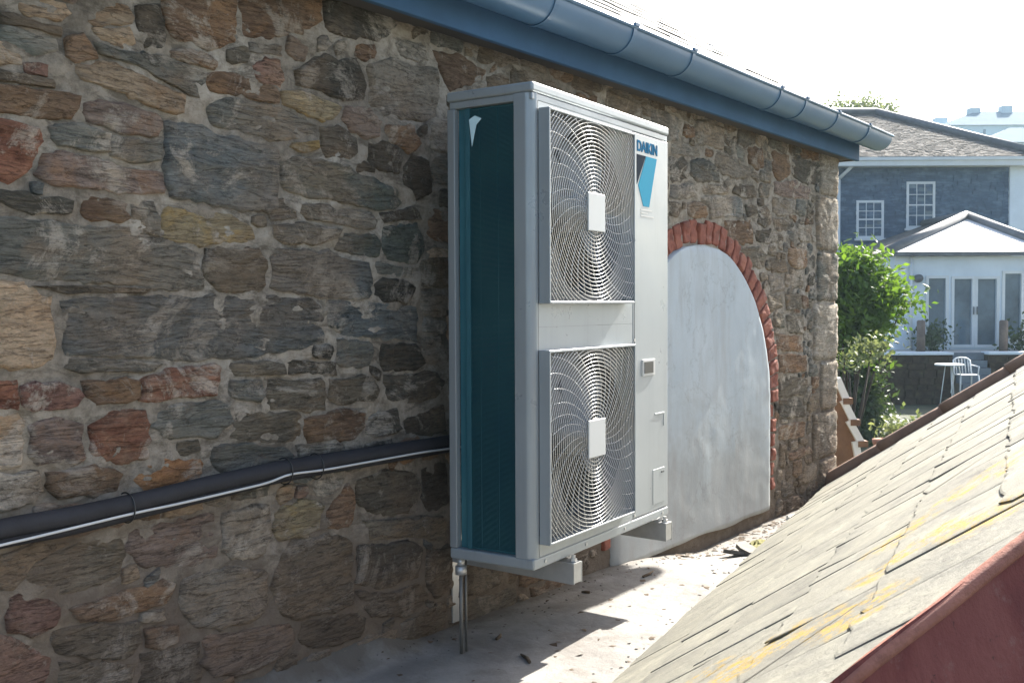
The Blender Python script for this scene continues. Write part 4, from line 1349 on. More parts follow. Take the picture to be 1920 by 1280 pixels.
mb = MB(); mb.tube(smooth_path(pipe_path(top_pix, -0.046)), 0.0215, 14); mb.build("insulated_pipe", M_black, bundle, True)
mb = MB(); mb.tube(smooth_path(pipe_path(low_pix, -0.040)), 0.0165, 12); mb.build("insulated_pipe", M_black, bundle, True)
mb = MB(); mb.tube(smooth_path(pipe_path(c_pix, -0.066)), 0.003, 8); cab = mb.build("cable", M_cable, bundle, True)
for px, py, h in ((252, 951, 0.045), (548, 882, 0.036), (606, 873, 0.036), (-120, 1040, 0.045)):
    a, c = wall_pt(px, py, -0.07)
    mb = MB()
    ring = [(a, -0.006 - 0.034 * (1 - math.cos(t)), c + 0.044 * math.sin(t) * 1.0) for t in np.linspace(-math.pi * 0.98, math.pi * 0.98, 18)]
    ring = [(a, min(-0.004, -0.038 - 0.034 * math.cos(t)), c - 0.004 + 0.034 * math.sin(t)) for t in np.linspace(-2.1, 2.1, 18)]
    mb.tube(ring, 0.0018, 6)
    mb.build("strap", M_dark, bundle, True)

# ================================================================== BACKGROUND: gardens and houses beyond the building
def bbox_(mb, a0, a1, b0, b1, z0, z1):
    mb.box(a0, a1, b0, b1, z0, z1, lambda v: BW(v.x, v.y, v.z))
M_white = simple("white_paint", (0.62, 0.64, 0.64), 0.6, 0.06, 3, bmp=0.1)
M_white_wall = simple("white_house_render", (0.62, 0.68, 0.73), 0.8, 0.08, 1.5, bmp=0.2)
M_glass = simple("window_glass", (0.11, 0.15, 0.18), 0.08, 0.5, 0.9, spec=0.6)
def hung_slate():
    m, nt, b = mat_new("hung_slate")
    v = coords(nt, (1, 1, 3.5), rand=20)
    c = ramp(nt, noise_n(nt, v, 2.2, 8, 0.7), [(0.3, (0.016, 0.045, 0.085)), (0.5, (0.034, 0.075, 0.13)), (0.66, (0.11, 0.17, 0.24))])
    nt.links.new(c, b.inputs['Base Color']); b.inputs['Roughness'].default_value = 0.6
    return m
M_hung = hung_slate()
M_far_roof = slate_mat("scantle_roof", [(0.3, (0.07, 0.064, 0.058)), (0.5, (0.125, 0.115, 0.105)), (0.72, (0.21, 0.195, 0.18))], 0.2, 0.95, 3.0)
M_far_roof.node_tree.nodes["Principled BSDF"].inputs["Specular IOR Level"].default_value = 0.15
M_lead = simple("lead_roll", (0.11, 0.115, 0.12), 0.6, 0.2, 4)
M_brownwall = simple("retaining_stone", (0.050, 0.033, 0.021), 0.95, 0.45, 5, bmp=0.8, spec=0.1, dirt=((0.085, 0.075, 0.035), 0.6))
M_pale_roof = simple("pale_lead_roof", (0.62, 0.61, 0.59), 0.55, 0.08, 3, bmp=0.1)
M_post = simple("timber_post", (0.16, 0.12, 0.095), 0.85, 0.3, 6, bmp=0.3)
M_pave = simple("terrace_paving", (0.42, 0.40, 0.36), 0.85, 0.2, 3)
M_pot = simple("terracotta_pot", (0.32, 0.13, 0.07), 0.8, 0.2, 8)
M_dpot = simple("dark_pot", (0.05, 0.05, 0.05), 0.7, 0.2, 8)

def sash_window(root, px0, px1, py0, py1, D, cols, rows, name="window", rec=0.05, frame=0.075, bars=0.022, bottom=None):
    a0, z1 = bg_az(px0, py0, D); a1, z0 = bg_az(px1, py1, D)
    mb = MB()
    fr = frame
    bbox_(mb, a0, a0 + fr, D - 0.05, D + 0.02, z0, z1); bbox_(mb, a1 - fr, a1, D - 0.05, D + 0.02, z0, z1)
    bbox_(mb, a0 + fr, a1 - fr, D - 0.05, D + 0.02, z1 - fr, z1); bbox_(mb, a0 + fr, a1 - fr, D - 0.05, D + 0.02, z0, z0 + fr)
    wnd = mb.build(name, M_white, root)
    mb = MB(); bbox_(mb, a0 - 0.06, a1 + 0.06, D - 0.11, D - 0.052, z0 - 0.07, z0 - 0.003); mb.build("sill", M_white, wnd)
    ia0, ia1, iz0, iz1 = a0 + fr, a1 - fr, z0 + fr, z1 - fr
    mb = MB()
    for i in range(1, cols):
        x = ia0 + (ia1 - ia0) * i / cols
        bbox_(mb, x - bars / 2, x + bars / 2, D - 0.04, D - 0.015, iz0, iz1)
    for j in range(1, rows):
        z = iz0 + (iz1 - iz0) * j / rows
        bw = bars if j * 2 != rows else bars * 2
        bbox_(mb, ia0, ia1, D - 0.043, D - 0.016, z - bw / 2, z + bw / 2)
    mb.build("glazing_bars", M_white, wnd)
    for i in range(cols):
        for j in range(rows):
            x0, x1 = ia0 + (ia1 - ia0) * i / cols, ia0 + (ia1 - ia0) * (i + 1) / cols
            y0, y1 = iz0 + (iz1 - iz0) * j / rows, iz0 + (iz1 - iz0) * (j + 1) / rows
            mb = MB(); bbox_(mb, x0, x1, D - 0.008, D - 0.002, y0, y1); mb.build("pane", M_glass, wnd)
    return wnd

# ---- slate hung house
D = 32.0
aL = bg_az(1380, 400, D)[0]; aR = bg_az(1890, 400, D)[0]; aR2 = bg_az(1920, 400, D)[0]
zE = bg_az(1760, 314, D)[1]; zB = bg_az(1640, 490, D)[1]
house = tag(empty("slate_hung_house", tuple(BW(12.5, D + 3, -1.6))), "two storey house with dark slate hung upper wall, sash windows and hipped grey roof", "house")
mb = MB(); bbox_(mb, aL, aR, D, D + 0.3, zB, zE); mb.build("slate_hung_wall", M_hung, house)
# courses of hung slates you can just make out, as thin steps
mb = MB()
z = zB + 0.02
while z < zE - 0.05:
    a = aL
    while a < aR:
        wd = rr.uniform(0.16, 0.34)
        if rr.random() < 0.9:
            bbox_(mb, a, min(a + wd - 0.008, aR), D - rr.uniform(0.010, 0.035), D - 0.002, z, z + 0.096)
        a += wd
    z += 0.102
o = mb.build("hung_slates", M_hung, house); o["kind"] = "stuff"
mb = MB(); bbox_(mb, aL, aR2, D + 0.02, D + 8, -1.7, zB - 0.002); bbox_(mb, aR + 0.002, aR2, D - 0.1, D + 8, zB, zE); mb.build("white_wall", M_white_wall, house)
mb = MB(); bbox_(mb, aL, aR + 0.0, D - 0.12, D - 0.032, zB - 0.12, zB - 0.003); mb.build("string_course", M_white, house)
mb = MB()
bbox_(mb, aL, aR2 + 0.3, D - 0.45, D + 0.25, zE, zE + 0.16); bbox_(mb, aL, aR2 + 0.3, D - 0.50, D - 0.40, zE + 0.162, zE + 0.26); mb.build("white_eaves", M_white, house)
rz = bg_az(1600, 214, D + 5)[1]; ra = bg_az(1642, 214, D + 5)[0]
P_e0 = BW(aL, D - 0.45, zE + 0.265); P_e1 = BW(aR2 + 0.35, D - 0.45, zE + 0.265); P_e2 = BW(aR2 + 0.35, D + 10.5, zE + 0.265)
P_r0 = BW(aL, D + 5, rz); P_r1 = BW(ra, D + 5, rz)
P_e3 = BW(aL, D + 10.5, zE + 0.265)
mb = MB(); mb.add([P_e0, P_e1, P_e2, P_e3, P_r0, P_r1], [(0, 1, 5, 4), (1, 2, 5), (2, 3, 4, 5), (0, 4, 3), (3, 2, 1, 0)])
roof = mb.build("roof", M_far_roof, house)
# slates on the slope that faces us
mb = MB()
eN = (P_e1 - P_e0).cross(P_r0 - P_e0).normalized()
if eN.z < 0: eN = -eN
for c in range(44):
    t0, t1 = c / 44, (c + 1.25) / 44
    a = 0.0
    while a < 1:
        wd = rr.uniform(0.010, 0.02)
        L0 = P_e0.lerp(P_r0, t0); R0 = P_e1.lerp(P_r1, t0); L1 = P_e0.lerp(P_r0, min(1, t1)); R1 = P_e1.lerp(P_r1, min(1, t1))
        h = rr.uniform(0.012, 0.035)
        if a + wd < 1:
            vs_ = [L0.lerp(R0, a) + eN * h, L0.lerp(R0, a + wd * 0.94) + eN * (h + rr.uniform(-.008, .008)), L1.lerp(R1, a + wd * 0.94) + eN * 0.008, L1.lerp(R1, a) + eN * 0.008]
            vs_ += [v - eN * 0.012 for v in vs_[:2]]
            mb.add(vs_, [(0, 1, 2, 3), (4, 5, 1, 0)])
        a += wd
o = mb.build("roof_slates", M_far_roof, roof); o["kind"] = "stuff"
mb = MB(); mb.tube([P_e1 + Vector((0, 0, .05)), P_r1 + Vector((0, 0, .08))], 0.14, 10); mb.tube([P_r0 + Vector((0, 0, .08)), P_r1 + Vector((0, 0, .08))], 0.14, 10); mb.build("ridge_tiles", M_lead, roof, True)
sash_window(house, 1605, 1656, 376, 447, D, 3, 4)
sash_window(house, 1699, 1752, 341, 428, D, 3, 4)
a, z = bg_az(1571, 345, D)
mb = MB(); mb.tube([BW(a, D - 0.09, zE - 0.35), BW(a, D - 0.09, -1.6)], 0.055, 8); mb.tube([BW(a, D - 0.09, zE - 0.35), BW(a + 0.35, D - 0.3, zE + 0.02)], 0.055, 8); mb.build("downpipe", M_white, house, True)
a, z = bg_az(1654, 470, D)
mb = MB(); mb.tube([BW(a, D - 0.12, z + 0.2), BW(a, D - 0.12, -1.6)], 0.07, 8); mb.build("waste_pipe", M_white, house, True)

# ---- white garden room with pale hipped roof
D2 = 26.0
gr = tag(empty("garden_room", tuple(BW(12.0, D2 + 2, -0.4))), "white garden room with glazed doors and pale pyramid roof in front of the slate hung house", "garden room")
a0 = bg_az(1678, 560, D2)[0]; a1 = bg_az(1952, 560, D2)[0]; am = bg_az(1814, 400, D2)[0]
zt = bg_az(1800, 480, D2)[1]; zb = bg_az(1800, 660, D2)[1]
doors = [(1741, 1772, 522, 645), (1789, 1821, 523, 646), (1833, 1867, 523, 646), (1884, 1913, 513, 634)]
# wall built round its openings
mb = MB()
ops = []
for (x0, x1, y0, y1) in doors:
    oa0, oz1 = bg_az(x0, y0, D2); oa1, oz0 = bg_az(x1, y1, D2); ops.append((oa0, oa1, oz0, oz1))
edges = [a0] + [v for o_ in ops for v in o_[:2]] + [a1]
for i in range(0, len(edges), 2):
    bbox_(mb, edges[i], edges[i + 1], D2, D2 + 0.2, zb, zt)
for (oa0, oa1, oz0, oz1) in ops:
    bbox_(mb, oa0, oa1, D2, D2 + 0.2, oz1, zt); bbox_(mb, oa0, oa1, D2, D2 + 0.2, zb, oz0)
bbox_(mb, a0, a0 + 0.2, D2 + 0.201, D2 + 5.9, zb, zt); bbox_(mb, a1 - 0.2, a1, D2 + 0.201, D2 + 5.9, zb, zt)
mb.build("wall", M_white_wall, gr)
mb = MB(); bbox_(mb, a0 + 0.2, a1 - 0.2, D2 + 2.6, D2 + 2.7, zb, zt); mb.build("inner_wall", simple("room_inner_wall", (0.30, 0.22, 0.16), 0.9, 0.3, 1.2), gr)
for i, (oa0, oa1, oz0, oz1) in enumerate(ops):
    mb = MB(); f = 0.045
    bbox_(mb, oa0 - 0.07, oa0, D2 - 0.03, D2 - 0.002, oz0 - 0.07, oz1 + 0.07); bbox_(mb, oa1, oa1 + 0.07, D2 - 0.03, D2 - 0.002, oz0 - 0.07, oz1 + 0.07)
    bbox_(mb, oa0, oa1, D2 - 0.03, D2 - 0.002, oz1, oz1 + 0.07); bbox_(mb, oa0, oa1, D2 - 0.03, D2 - 0.002, oz0 - 0.07, oz0)
    d_ = mb.build("glazed_door" if i in (1, 2) else "window", M_white, gr)
    mb = MB(); bbox_(mb, oa0, oa1, D2 + 0.05, D2 + 0.06, oz0, oz1); mb.build("pane", M_glass, d_)
    if i in (1, 2):
        hx = oa1 + 0.03 if i == 1 else oa0 - 0.03
        mb = MB(); mb.tube([BW(hx, D2 - 0.06, zb + 0.95), BW(hx, D2 - 0.06, zb + 1.15)], 0.014, 6); mb.build("handle", M_lead, d_, True)
# roof: front hip slope lit by the sun, dark hips
zap = bg_az(1814, 407, D2 + 3.0)[1]
o_ = 0.25
A = BW(a0 - o_, D2 - o_, zt + 0.10); B = BW(a1 + o_, D2 - o_, zt + 0.10); C = BW(a1 + o_, D2 + 6.0, zt + 0.10); Dd = BW(a0 - o_, D2 + 6.0, zt + 0.10)
am = bg_az(1812, 407, D2 + 3.0)[0]
AP = BW(am, D2 + 3.0, zap); AQ = BW(am, D2 + 6.0, zap)
mb = MB(); mb.add([A, B, AP], [(0, 1, 2)]); mb.build("front_slope", M_pale_roof, gr)
mb = MB(); mb.add([A, AP, AQ, Dd, B, C], [(0, 1, 2, 3), (4, 5, 2, 1)]); mb.build("side_slopes", M_far_roof, gr)
mb = MB(); mb.tube([A + Vector((0, 0, .03)), AP + Vector((0, 0, .05))], 0.13, 8); mb.tube([B + Vector((0, 0, .03)), AP + Vector((0, 0, .05))], 0.13, 8); mb.tube([AP + Vector((0, 0, .05)), AQ + Vector((0, 0, .05))], 0.12, 8); mb.build("hip_roll", M_lead, gr, True)
mb = MB(); bbox_(mb, a0 - o_, a1 + o_, D2 - o_, D2 - o_ + 0.12, zt + 0.0, zt + 0.095); mb.build("fascia", M_lead, gr)
a_, z_ = bg_az(1720, 522, D2)
mb = MB(); mb.tube([BW(a_, D2 - 0.14, z_), BW(a_, D2 - 0.002, z_)], 0.10, 14); mb.build("wall_lamp", M_lead, gr, True)
a_ = bg_az(1706, 540, D2)[0]
mb = MB(); mb.tube([BW(a_, D2 - 0.08, zt), BW(a_, D2 - 0.08, zb)], 0.04, 8); mb.build("downpipe", M_white, gr, True)

# ---- terrace, retaining wall, lower yard
D3 = 24.0
zT = bg_az(1780, 661, D3)[1]
ta0 = bg_az(1560, 660, D3)[0]; ta1 = bg_az(2080, 660, D3)[0]
mb = MB(); bbox_(mb, ta0, ta1, D3 + 0.35, 60, -1.7, zT - 0.01); o = mb.build("terrace", M_pave); o["kind"] = "structure"
ret = tag(empty("retaining_wall", tuple(BW(bg_az(1750, 700, D3)[0], D3 + 0.1, -1.6))), "dark brown stone retaining wall with pale coping below the garden room terrace", "wall")
s0 = bg_az(1786, 700, D3)[0]; s1 = bg_az(1852, 700, D3)[0]
mb = MB(); bbox_(mb, ta0, s0, D3, D3 + 0.345, -1.65, zT - 0.05); bbox_(mb, s1, ta1, D3, D3 + 0.345, -1.65, zT - 0.05); mb.build("wall_face", M_brownwall, ret)
mb = MB()
for (x0, x1) in ((ta0, s0), (s1, ta1)): bbox_(mb, x0, x1, D3 - 0.06, D3 + 0.36, zT - 0.048, zT + 0.01)
mb.build("coping", M_white_wall, ret)
# rough face stones one can just pick out
zz = -1.6
while zz < zT - 0.2:
    h = rr.uniform(0.13, 0.2)
    for (x0, x1) in ((bg_az(1640, 700, D3)[0], s0), (s1, bg_az(1930, 700, D3)[0])):
        x = x0
        while x < x1 - 0.1:
            wd = min(rr.uniform(0.2, 0.5), x1 - x)
            mb = MB()
            dpt = rr.uniform(0.02, 0.06)
            mb.prism([(x + .015, zz + .012), (x + wd - .015, zz + .012 + rr.uniform(0, .02)), (x + wd - .02, zz + h - .012), (x + .02, zz + h - .01 - rr.uniform(0, .02))], lambda q: BW(q[0], D3 - dpt, q[1]), lambda q: BW(q[0], D3 + 0.01, q[1]))
            mb.build("stone", M_brownwall, ret)
            x += wd
    zz += h
# steps cut through the wall
stp = tag(empty("garden_steps", tuple(BW((s0 + s1) / 2, D3 + 0.2, -1.6))), "blue grey garden steps through the retaining wall behind the white chair", "steps")
M_step = simple("step_slate", (0.13, 0.155, 0.18), 0.7, 0.2, 4)
n = 7
for i in range(n):
    mb = MB(); zs0 = -1.62 + (zT + 1.62) * i / n; zs1 = -1.62 + (zT + 1.62) * (i + 1) / n
    bbox_(mb, s0 + 0.01, s1 - 0.01, D3 - 0.9 + i * 0.18, D3 - 0.9 + (i + 1) * 0.18 + (0.35 if i == n - 1 else 0.02), zs0, zs1 - 0.012)
    mb.build("step", M_step, stp)
for px, lab in ((1727, "left timber post on the terrace edge before the glazed doors"), (1882, "right timber post on the terrace edge before the glazed doors")):
    a_, z_ = bg_az(px, 600, 24.9)
    mb = MB(); mb.tube([BW(a_, 24.9, zT - 0.01), BW(a_, 24.9, z_ - 0.03), BW(a_, 24.9, z_)], [0.10, 0.098, 0.07], 10)
    tag(mb.build("timber_post", M_post, None, True), lab, "post", "timber posts on the terrace")

# chair and table in the yard
def chair():
    Dc = 22.6
    a_, z_ = bg_az(1811, 738, Dc)
    _, ztop = bg_az(1811, 671, Dc); seat = z_ + 0.46 * (ztop - z_) / 0.86
    root = tag(empty("garden_chair", tuple(BW(a_, Dc, z_))), "white metal garden chair beside the round table below the terrace", "chair")
    k = (ztop - z_) / 0.86
    wd = 0.21 * k
    for sx in (-1, 1):
        mb = MB(); mb.tube([BW(a_ + sx * wd * 1.15, Dc - 0.24 * k, z_), BW(a_ + sx * wd, Dc - 0.19 * k, seat)], 0.017, 6); mb.build("leg", M_white, root, True)
        mb = MB(); mb.tube([BW(a_ + sx * wd * 1.15, Dc + 0.26 * k, z_), BW(a_ + sx * wd, Dc + 0.17 * k, seat), BW(a_ + sx * wd * 0.95, Dc + 0.26 * k, ztop - 0.05)], 0.017, 6); mb.build("leg", M_white, root, True)
        mb = MB(); mb.tube([BW(a_ + sx * wd * 1.05, Dc + 0.2 * k, seat + 0.22 * k), BW(a_ + sx * wd * 1.15, Dc - 0.15 * k, seat + 0.2 * k), BW(a_ + sx * wd, Dc - 0.18 * k, seat)], 0.014, 6); mb.build("armrest", M_white, root, True)
    mb = MB(); bbox_(mb, a_ - wd, a_ + wd, Dc - 0.2 * k, Dc + 0.18 * k, seat - 0.012, seat + 0.012); mb.build("seat", M_white, root, bevel=0.008)
    mb = MB()
    pts = [BW(a_ + wd * 0.95 * math.cos(t), Dc + 0.26 * k, ztop - 0.08 + 0.08 * math.sin(t)) for t in np.linspace(0, math.pi, 10)]
    mb.tube(pts, 0.017, 6)
    for i in range(5):
        x = a_ + wd * (-0.7 + 0.35 * i)
        mb.tube([BW(x, Dc + 0.18 * k, seat + 0.02), BW(x, Dc + 0.26 * k, ztop - 0.03)], 0.010, 5)
    mb.build("backrest", M_white, root, True)
    # table
    Dt = 22.4
    at, zt_ = bg_az(1780, 682, Dt); zt_ = max(zt_, -1.62 + 0.7)
    root = tag(empty("garden_table", tuple(BW(at, Dt, -1.62))), "round white garden table left of the white chair", "table")
    mb = MB(); mb.tube([BW(at, Dt, zt_ - 0.03), BW(at, Dt, zt_)], 0.30, 28); mb.build("table_top", M_white, root)
    for t in (0.5, 2.6, 4.7):
        mb = MB(); mb.tube([BW(at + 0.08 * math.cos(t), Dt + 0.08 * math.sin(t), zt_ - 0.03), BW(at + 0.2 * math.cos(t), Dt + 0.2 * math.sin(t), -1.62)], 0.010, 6); mb.build("leg", M_white, root, True)
chair()

M_board = simple('brown_board', (0.15, 0.085, 0.05), 0.85, 0.3, 7, bmp=0.4)
# low gable wall with raking white coping beside the building corner
def side_wall():
    Dw = 8.5
    root = tag(empty("raking_garden_wall", tuple(BW(bg_az(1590, 800, Dw)[0], Dw, -1.62))), "brown boarded garden wall with raking white coping, just past the stone building's corner", "wall")
    steps = [((1572, 708), (1590, 750)), ((1583, 748), (1604, 790)), ((1594, 786), (1618, 830)), ((1606, 826), (1620, 900))]
    left = bg_az(1520, 800, Dw)[0]
    for i, (p0, p1) in enumerate(steps):
        A0, z0 = bg_az(*p0, Dw); A1, z1 = bg_az(*p1, Dw)
        zl = -1.62 if i == len(steps) - 1 else z1 - 0.0
        # wall strip behind this run
        poly = [(left, z1), (A1 - 0.03, z1), (A0 - 0.03, z0), (left, z0)] if i < 3 else [(left, -1.62), (A1 - 0.03, -1.62), (A1 - 0.03, z1), (A0 - 0.03, z0), (left, z0)]
        mb = MB(); mb.prism(poly, lambda q: BW(q[0], Dw + 0.002 * i, q[1]), lambda q: BW(q[0], Dw + 0.25, q[1])); mb.build("wall_section", M_board, root)
        d = Vector((A1 - A0, z1 - z0)).normalized(); nn = Vector((-d.y, d.x)); nn = nn if nn.x > 0 else -nn
        wd = 0.045
        poly = [(A0 - nn.x * wd, z0 - nn.y * wd), (A1 - nn.x * wd, z1 - nn.y * wd), (A1 + nn.x * 0.012, z1 + nn.y * 0.012), (A0 + nn.x * 0.012, z0 + nn.y * 0.012)]
        mb = MB(); mb.prism(poly, lambda q: BW(q[0], Dw - 0.03, q[1]), lambda q: BW(q[0], Dw + 0.28, q[1])); mb.build("coping", M_white, root)
        mb = MB(); bbox_(mb, A1 - 0.05, A1 + 0.03, Dw - 0.04, Dw + 0.29, z1 - 0.03, z1 + 0.02)
        if i < 3: mb.build("kneeler", M_board, root)
side_wall()

# ---- vegetation
def leaf_mat(name, c0, c1, trans=0.45):
    m, nt, b = mat_new(name)
    v = coords(nt)
    c = ramp(nt, noise_n(nt, v, 2.5, 5, 0.7), [(0.35, c0), (0.65, c1)])
    nt.links.new(c, b.inputs['Base Color']); b.inputs['Roughness'].default_value = 0.5
    tr = nt.nodes.new("ShaderNodeBsdfTranslucent")
    nt.links.new(mix(nt, 0.6, c, (1.0, 0.95, 0.3), 'MULTIPLY'), tr.inputs[0])
    ms = nt.nodes.new("ShaderNodeMixShader"); ms.inputs[0].default_value = trans
    nt.links.new(b.outputs[0], ms.inputs[1]); nt.links.new(tr.outputs[0], ms.inputs[2])
    nt.links.new(ms.outputs[0], nt.nodes["Material Output"].inputs[0])
    return m
M_leaf = leaf_mat("shrub_leaf", (0.06, 0.13, 0.02), (0.14, 0.24, 0.03), 0.5)
M_leaf_d = leaf_mat("dark_leaf", (0.03, 0.055, 0.02), (0.07, 0.11, 0.03), 0.35)
M_leaf_p = leaf_mat("pale_leaf", (0.10, 0.14, 0.07), (0.22, 0.25, 0.13), 0.4)
M_bark = simple("bark", (0.05, 0.038, 0.028), 0.9, 0.3, 8)
def leaves(blobs, n, size, seed, elong=1.6):
    """blobs: (centre, rx, ry, rz); clumped leaf faces through the volume"""
    r = random.Random(seed)
    vs, fs = [], []
    wts = [b[1] * b[2] * b[3] for b in blobs]
    clumps = []
    for _ in range(max(12, n // 28)):
        b = r.choices(blobs, wts)[0]
        d = Vector((r.gauss(0, 1), r.gauss(0, 1), r.gauss(0, 1))).normalized() * (r.random() ** 0.4)
        clumps.append(b[0] + Vector((d.x * b[1], d.y * b[2], d.z * b[3])))
    for _ in range(n):
        c = r.choice(clumps)
        p = c + Vector((r.gauss(0, 1), r.gauss(0, 1), r.gauss(0, 0.8))) * size * 2.2
        nrm = Vector((r.gauss(0, 1), r.gauss(0, 1), r.gauss(0.5, 1))).normalized()
        t = nrm.orthogonal().normalized(); t.rotate(Matrix.Rotation(r.random() * 6.28, 3, nrm)); u = nrm.cross(t)
        s = size * r.uniform(0.6, 1.3)
        i = len(vs)
        vs += [p - t * s * elong / 2, p + u * s * 0.42 + nrm * s * 0.1, p + t * s * elong / 2, p - u * s * 0.42 + nrm * s * 0.1]
        fs.append((i, i + 1, i + 2, i + 3))
    return vs, fs
def shrub(name, label, cat, Dist, blobs_px, n, size, mat, base_px, seed, extra=None, group=None):
    ab, zb_ = bg_az(base_px, 800, Dist)
    root = tag(empty(name, tuple(BW(ab, Dist, -1.62))), label, cat, group)
    blobs = []
    for (px, py, rx, ry) in blobs_px:
        a_, z_ = bg_az(px, py, Dist)
        k = Dist / F_PX
        blobs.append((BW(a_, Dist + rr.uniform(-0.3, 0.3), z_), rx * k, rx * k, ry * k))
    v, f = leaves(blobs, n, size, seed)
    obj("crown", mesh("crown", v, f), mat, root)
    mb = MB()
    st = BW(ab, Dist, -1.62)
    for b in blobs:
        c = b[0]; mid = st.lerp(c, 0.5) + Vector((rr.uniform(-.1, .1), rr.uniform(-.1, .1), 0.1))
        mb.tube([st, mid, c], [0.022, 0.016, 0.008], 6)
    mb.build("trunk", M_bark, root, True)
    return root
shrub("leafy_shrub", "bright green leafy shrub showing past the building corner", "shrub", 15.0,
      [(1590, 520, 45, 45), (1620, 560, 55, 45), (1650, 545, 35, 35), (1690, 562, 22, 14), (1580, 600, 50, 50), (1600, 480, 15, 15), (1625, 600, 40, 30), (1570, 560, 50, 60), (1600, 640, 45, 30)], 9500, 0.07, M_leaf, 1590, 1)
shrub("dark_shrub", "dark shaded shrub below the bright one, against the retaining wall", "shrub", 17.5,
      [(1590, 640, 50, 40), (1580, 690, 50, 40), (1615, 690, 35, 45), (1600, 750, 45, 50), (1630, 650, 20, 20), (1620, 790, 35, 45), (1600, 830, 45, 30)], 9500, 0.075, M_leaf_d, 1605, 2)
shrub("pale_shrub", "pale variegated shrub hanging over the stepped garden wall", "shrub", 13.0,
      [(1580, 665, 14, 10), (1598, 695, 12, 8), (1640, 655, 18, 6)], 350, 0.055, M_leaf_p, 1578, 3)
shrub("low_flower_bush", "low green bush with pale flowers above the slate roof's far edge", "plant", 12.0,
      [(1690, 812, 30, 14), (1665, 800, 16, 10), (1715, 805, 20, 12)], 700, 0.05, M_leaf_p, 1690, 4)
shrub("terrace_plant", "dark potted plant under the left window of the garden room", "plant", 25.4,
      [(1752, 632, 14, 16), (1745, 648, 10, 10)], 500, 0.08, M_leaf_d, 1750, 5)
shrub("terrace_hedge_plant", "dark green plant right of the right timber post on the terrace", "plant", 25.4,
      [(1910, 640, 18, 14), (1925, 632, 16, 18)], 500, 0.08, M_leaf_d, 1912, 6)
# terracotta pot
a_, z_ = bg_az(1668, 832, 11.6)
mb = MB(); mb.tube([BW(a_, 11.6, -1.62), BW(a_, 11.6, z_ - 0.04), BW(a_, 11.6, z_ + 0.02), BW(a_, 11.6, z_ + 0.05)], [0.12, 0.17, 0.19, 0.19], 18)
tag(mb.build("plant_pot", M_pot, None, True), "terracotta plant pot showing above the slate roof's far edge", "pot")

# tree top behind the house roof
shrub("distant_tree", "hazy tree top showing above the slate hung house's ridge", "tree", 42.0,
      [(1575, 205, 28, 18), (1610, 200, 40, 14), (1650, 212, 38, 12), (1600, 222, 60, 14)], 2600, 0.10, M_leaf_p, 1605, 8)

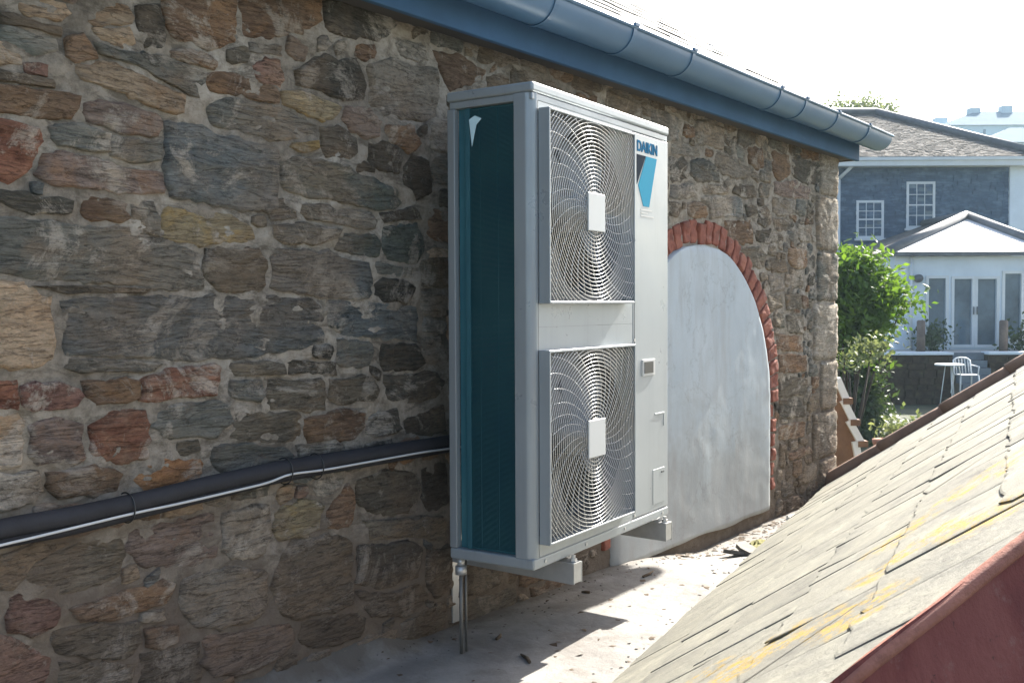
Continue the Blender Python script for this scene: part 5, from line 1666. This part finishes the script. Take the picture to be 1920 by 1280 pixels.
# ---- far white terraces on the hill, upper right
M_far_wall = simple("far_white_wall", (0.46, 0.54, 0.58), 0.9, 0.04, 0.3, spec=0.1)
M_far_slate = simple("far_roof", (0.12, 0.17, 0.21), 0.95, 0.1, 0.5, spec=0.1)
hillm = MB()
hp = []
for i in range(40):
    for j in range(14):
        a_ = -20 + i * 6.0; b_ = 60 + j * 14
        zz = -2 + max(0, (b_ - 62)) * 0.145 + 1.2 * noise.noise(Vector((a_ * 0.03, b_ * 0.03, 0)))
        hp.append(BW(a_, b_, zz))
hf = [(i * 14 + j, (i + 1) * 14 + j, (i + 1) * 14 + j + 1, i * 14 + j + 1) for i in range(39) for j in range(13)]
hillm.add(hp, hf); o = hillm.build("hill", simple("hill_grass", (0.07, 0.10, 0.04), 0.95, 0.4, 0.2), None, True); o["kind"] = "structure"
def far_house(label, px0, px1, py_eave, py_base, py_ridge, Dist, wins, chim=(), hip=0.0, dep=9):
    a0, zE = bg_az(px0, py_eave, Dist); a1, _ = bg_az(px1, py_eave, Dist); zB = bg_az(px0, py_base, Dist)[1]; zR = bg_az(px0, py_ridge, Dist + dep / 2)[1]
    root = tag(empty("hillside_house", tuple(BW((a0 + a1) / 2, Dist + dep / 2, zB - 3))), label, "house", "white houses on the hill")
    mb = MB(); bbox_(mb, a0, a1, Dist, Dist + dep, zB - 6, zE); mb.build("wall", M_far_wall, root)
    o2 = 0.3
    vs_ = [BW(a0 - o2, Dist - o2, zE + .02), BW(a1 + o2, Dist - o2, zE + .02), BW(a1 + o2, Dist + dep + o2, zE + .02), BW(a0 - o2, Dist + dep + o2, zE + .02), BW(a0 - o2 + hip, Dist + dep / 2, zR), BW(a1 + o2, Dist + dep / 2, zR)]
    mb = MB(); mb.add(vs_, [(0, 1, 5, 4), (2, 3, 4, 5), (0, 4, 3), (1, 2, 5), (3, 2, 1, 0)]); rf_ = mb.build("roof", M_far_slate, root)
    for (cx, w_, top) in chim:
        ca, cz = bg_az(cx, top, Dist + dep / 2)
        mb = MB(); bbox_(mb, ca - w_, ca + w_, Dist + dep / 2 - 0.5, Dist + dep / 2 + 0.5, zR - 1.2, cz); mb.build("chimney", M_far_wall, rf_)
    for (x0, x1, y0, y1) in wins:
        wa0, wz1 = bg_az(x0, y0, Dist); wa1, wz0 = bg_az(x1, y1, Dist)
        mb = MB(); bbox_(mb, wa0, wa1, Dist - 0.06, Dist - 0.003, wz0, wz1); wn_ = mb.build("window", M_far_wall, root)
        mb = MB(); bbox_(mb, wa0 + 0.15, wa1 - 0.15, Dist - 0.09, Dist - 0.062, wz0 + 0.15, wz1 - 0.15); mb.build("pane", M_glass, wn_)
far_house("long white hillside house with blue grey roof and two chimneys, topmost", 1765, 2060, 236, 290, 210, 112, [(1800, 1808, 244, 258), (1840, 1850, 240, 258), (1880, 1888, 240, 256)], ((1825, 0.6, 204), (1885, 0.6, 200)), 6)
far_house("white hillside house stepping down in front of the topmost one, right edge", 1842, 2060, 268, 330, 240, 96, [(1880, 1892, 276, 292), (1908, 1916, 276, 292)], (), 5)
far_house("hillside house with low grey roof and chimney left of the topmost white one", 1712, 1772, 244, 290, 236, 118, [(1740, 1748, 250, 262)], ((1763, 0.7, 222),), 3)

# ================================================================== HAZE: warm afternoon air between here and the hill
mb = MB(); mb.box(-402, 402, -402, 402, -2.7, 34.0)
hm = bpy.data.materials.new("haze_air"); hm.use_nodes = True
nt = hm.node_tree; nt.nodes.clear()
out = nt.nodes.new("ShaderNodeOutputMaterial"); pv = nt.nodes.new("ShaderNodeVolumePrincipled")
pv.inputs['Color'].default_value = (0.62, 0.83, 1.0, 1)
pv.inputs['Density'].default_value = 0.0006
pv.inputs['Anisotropy'].default_value = 0.35
nt.links.new(pv.outputs[0], out.inputs['Volume'])
hz = mb.build("haze", hm); hz["kind"] = "stuff"
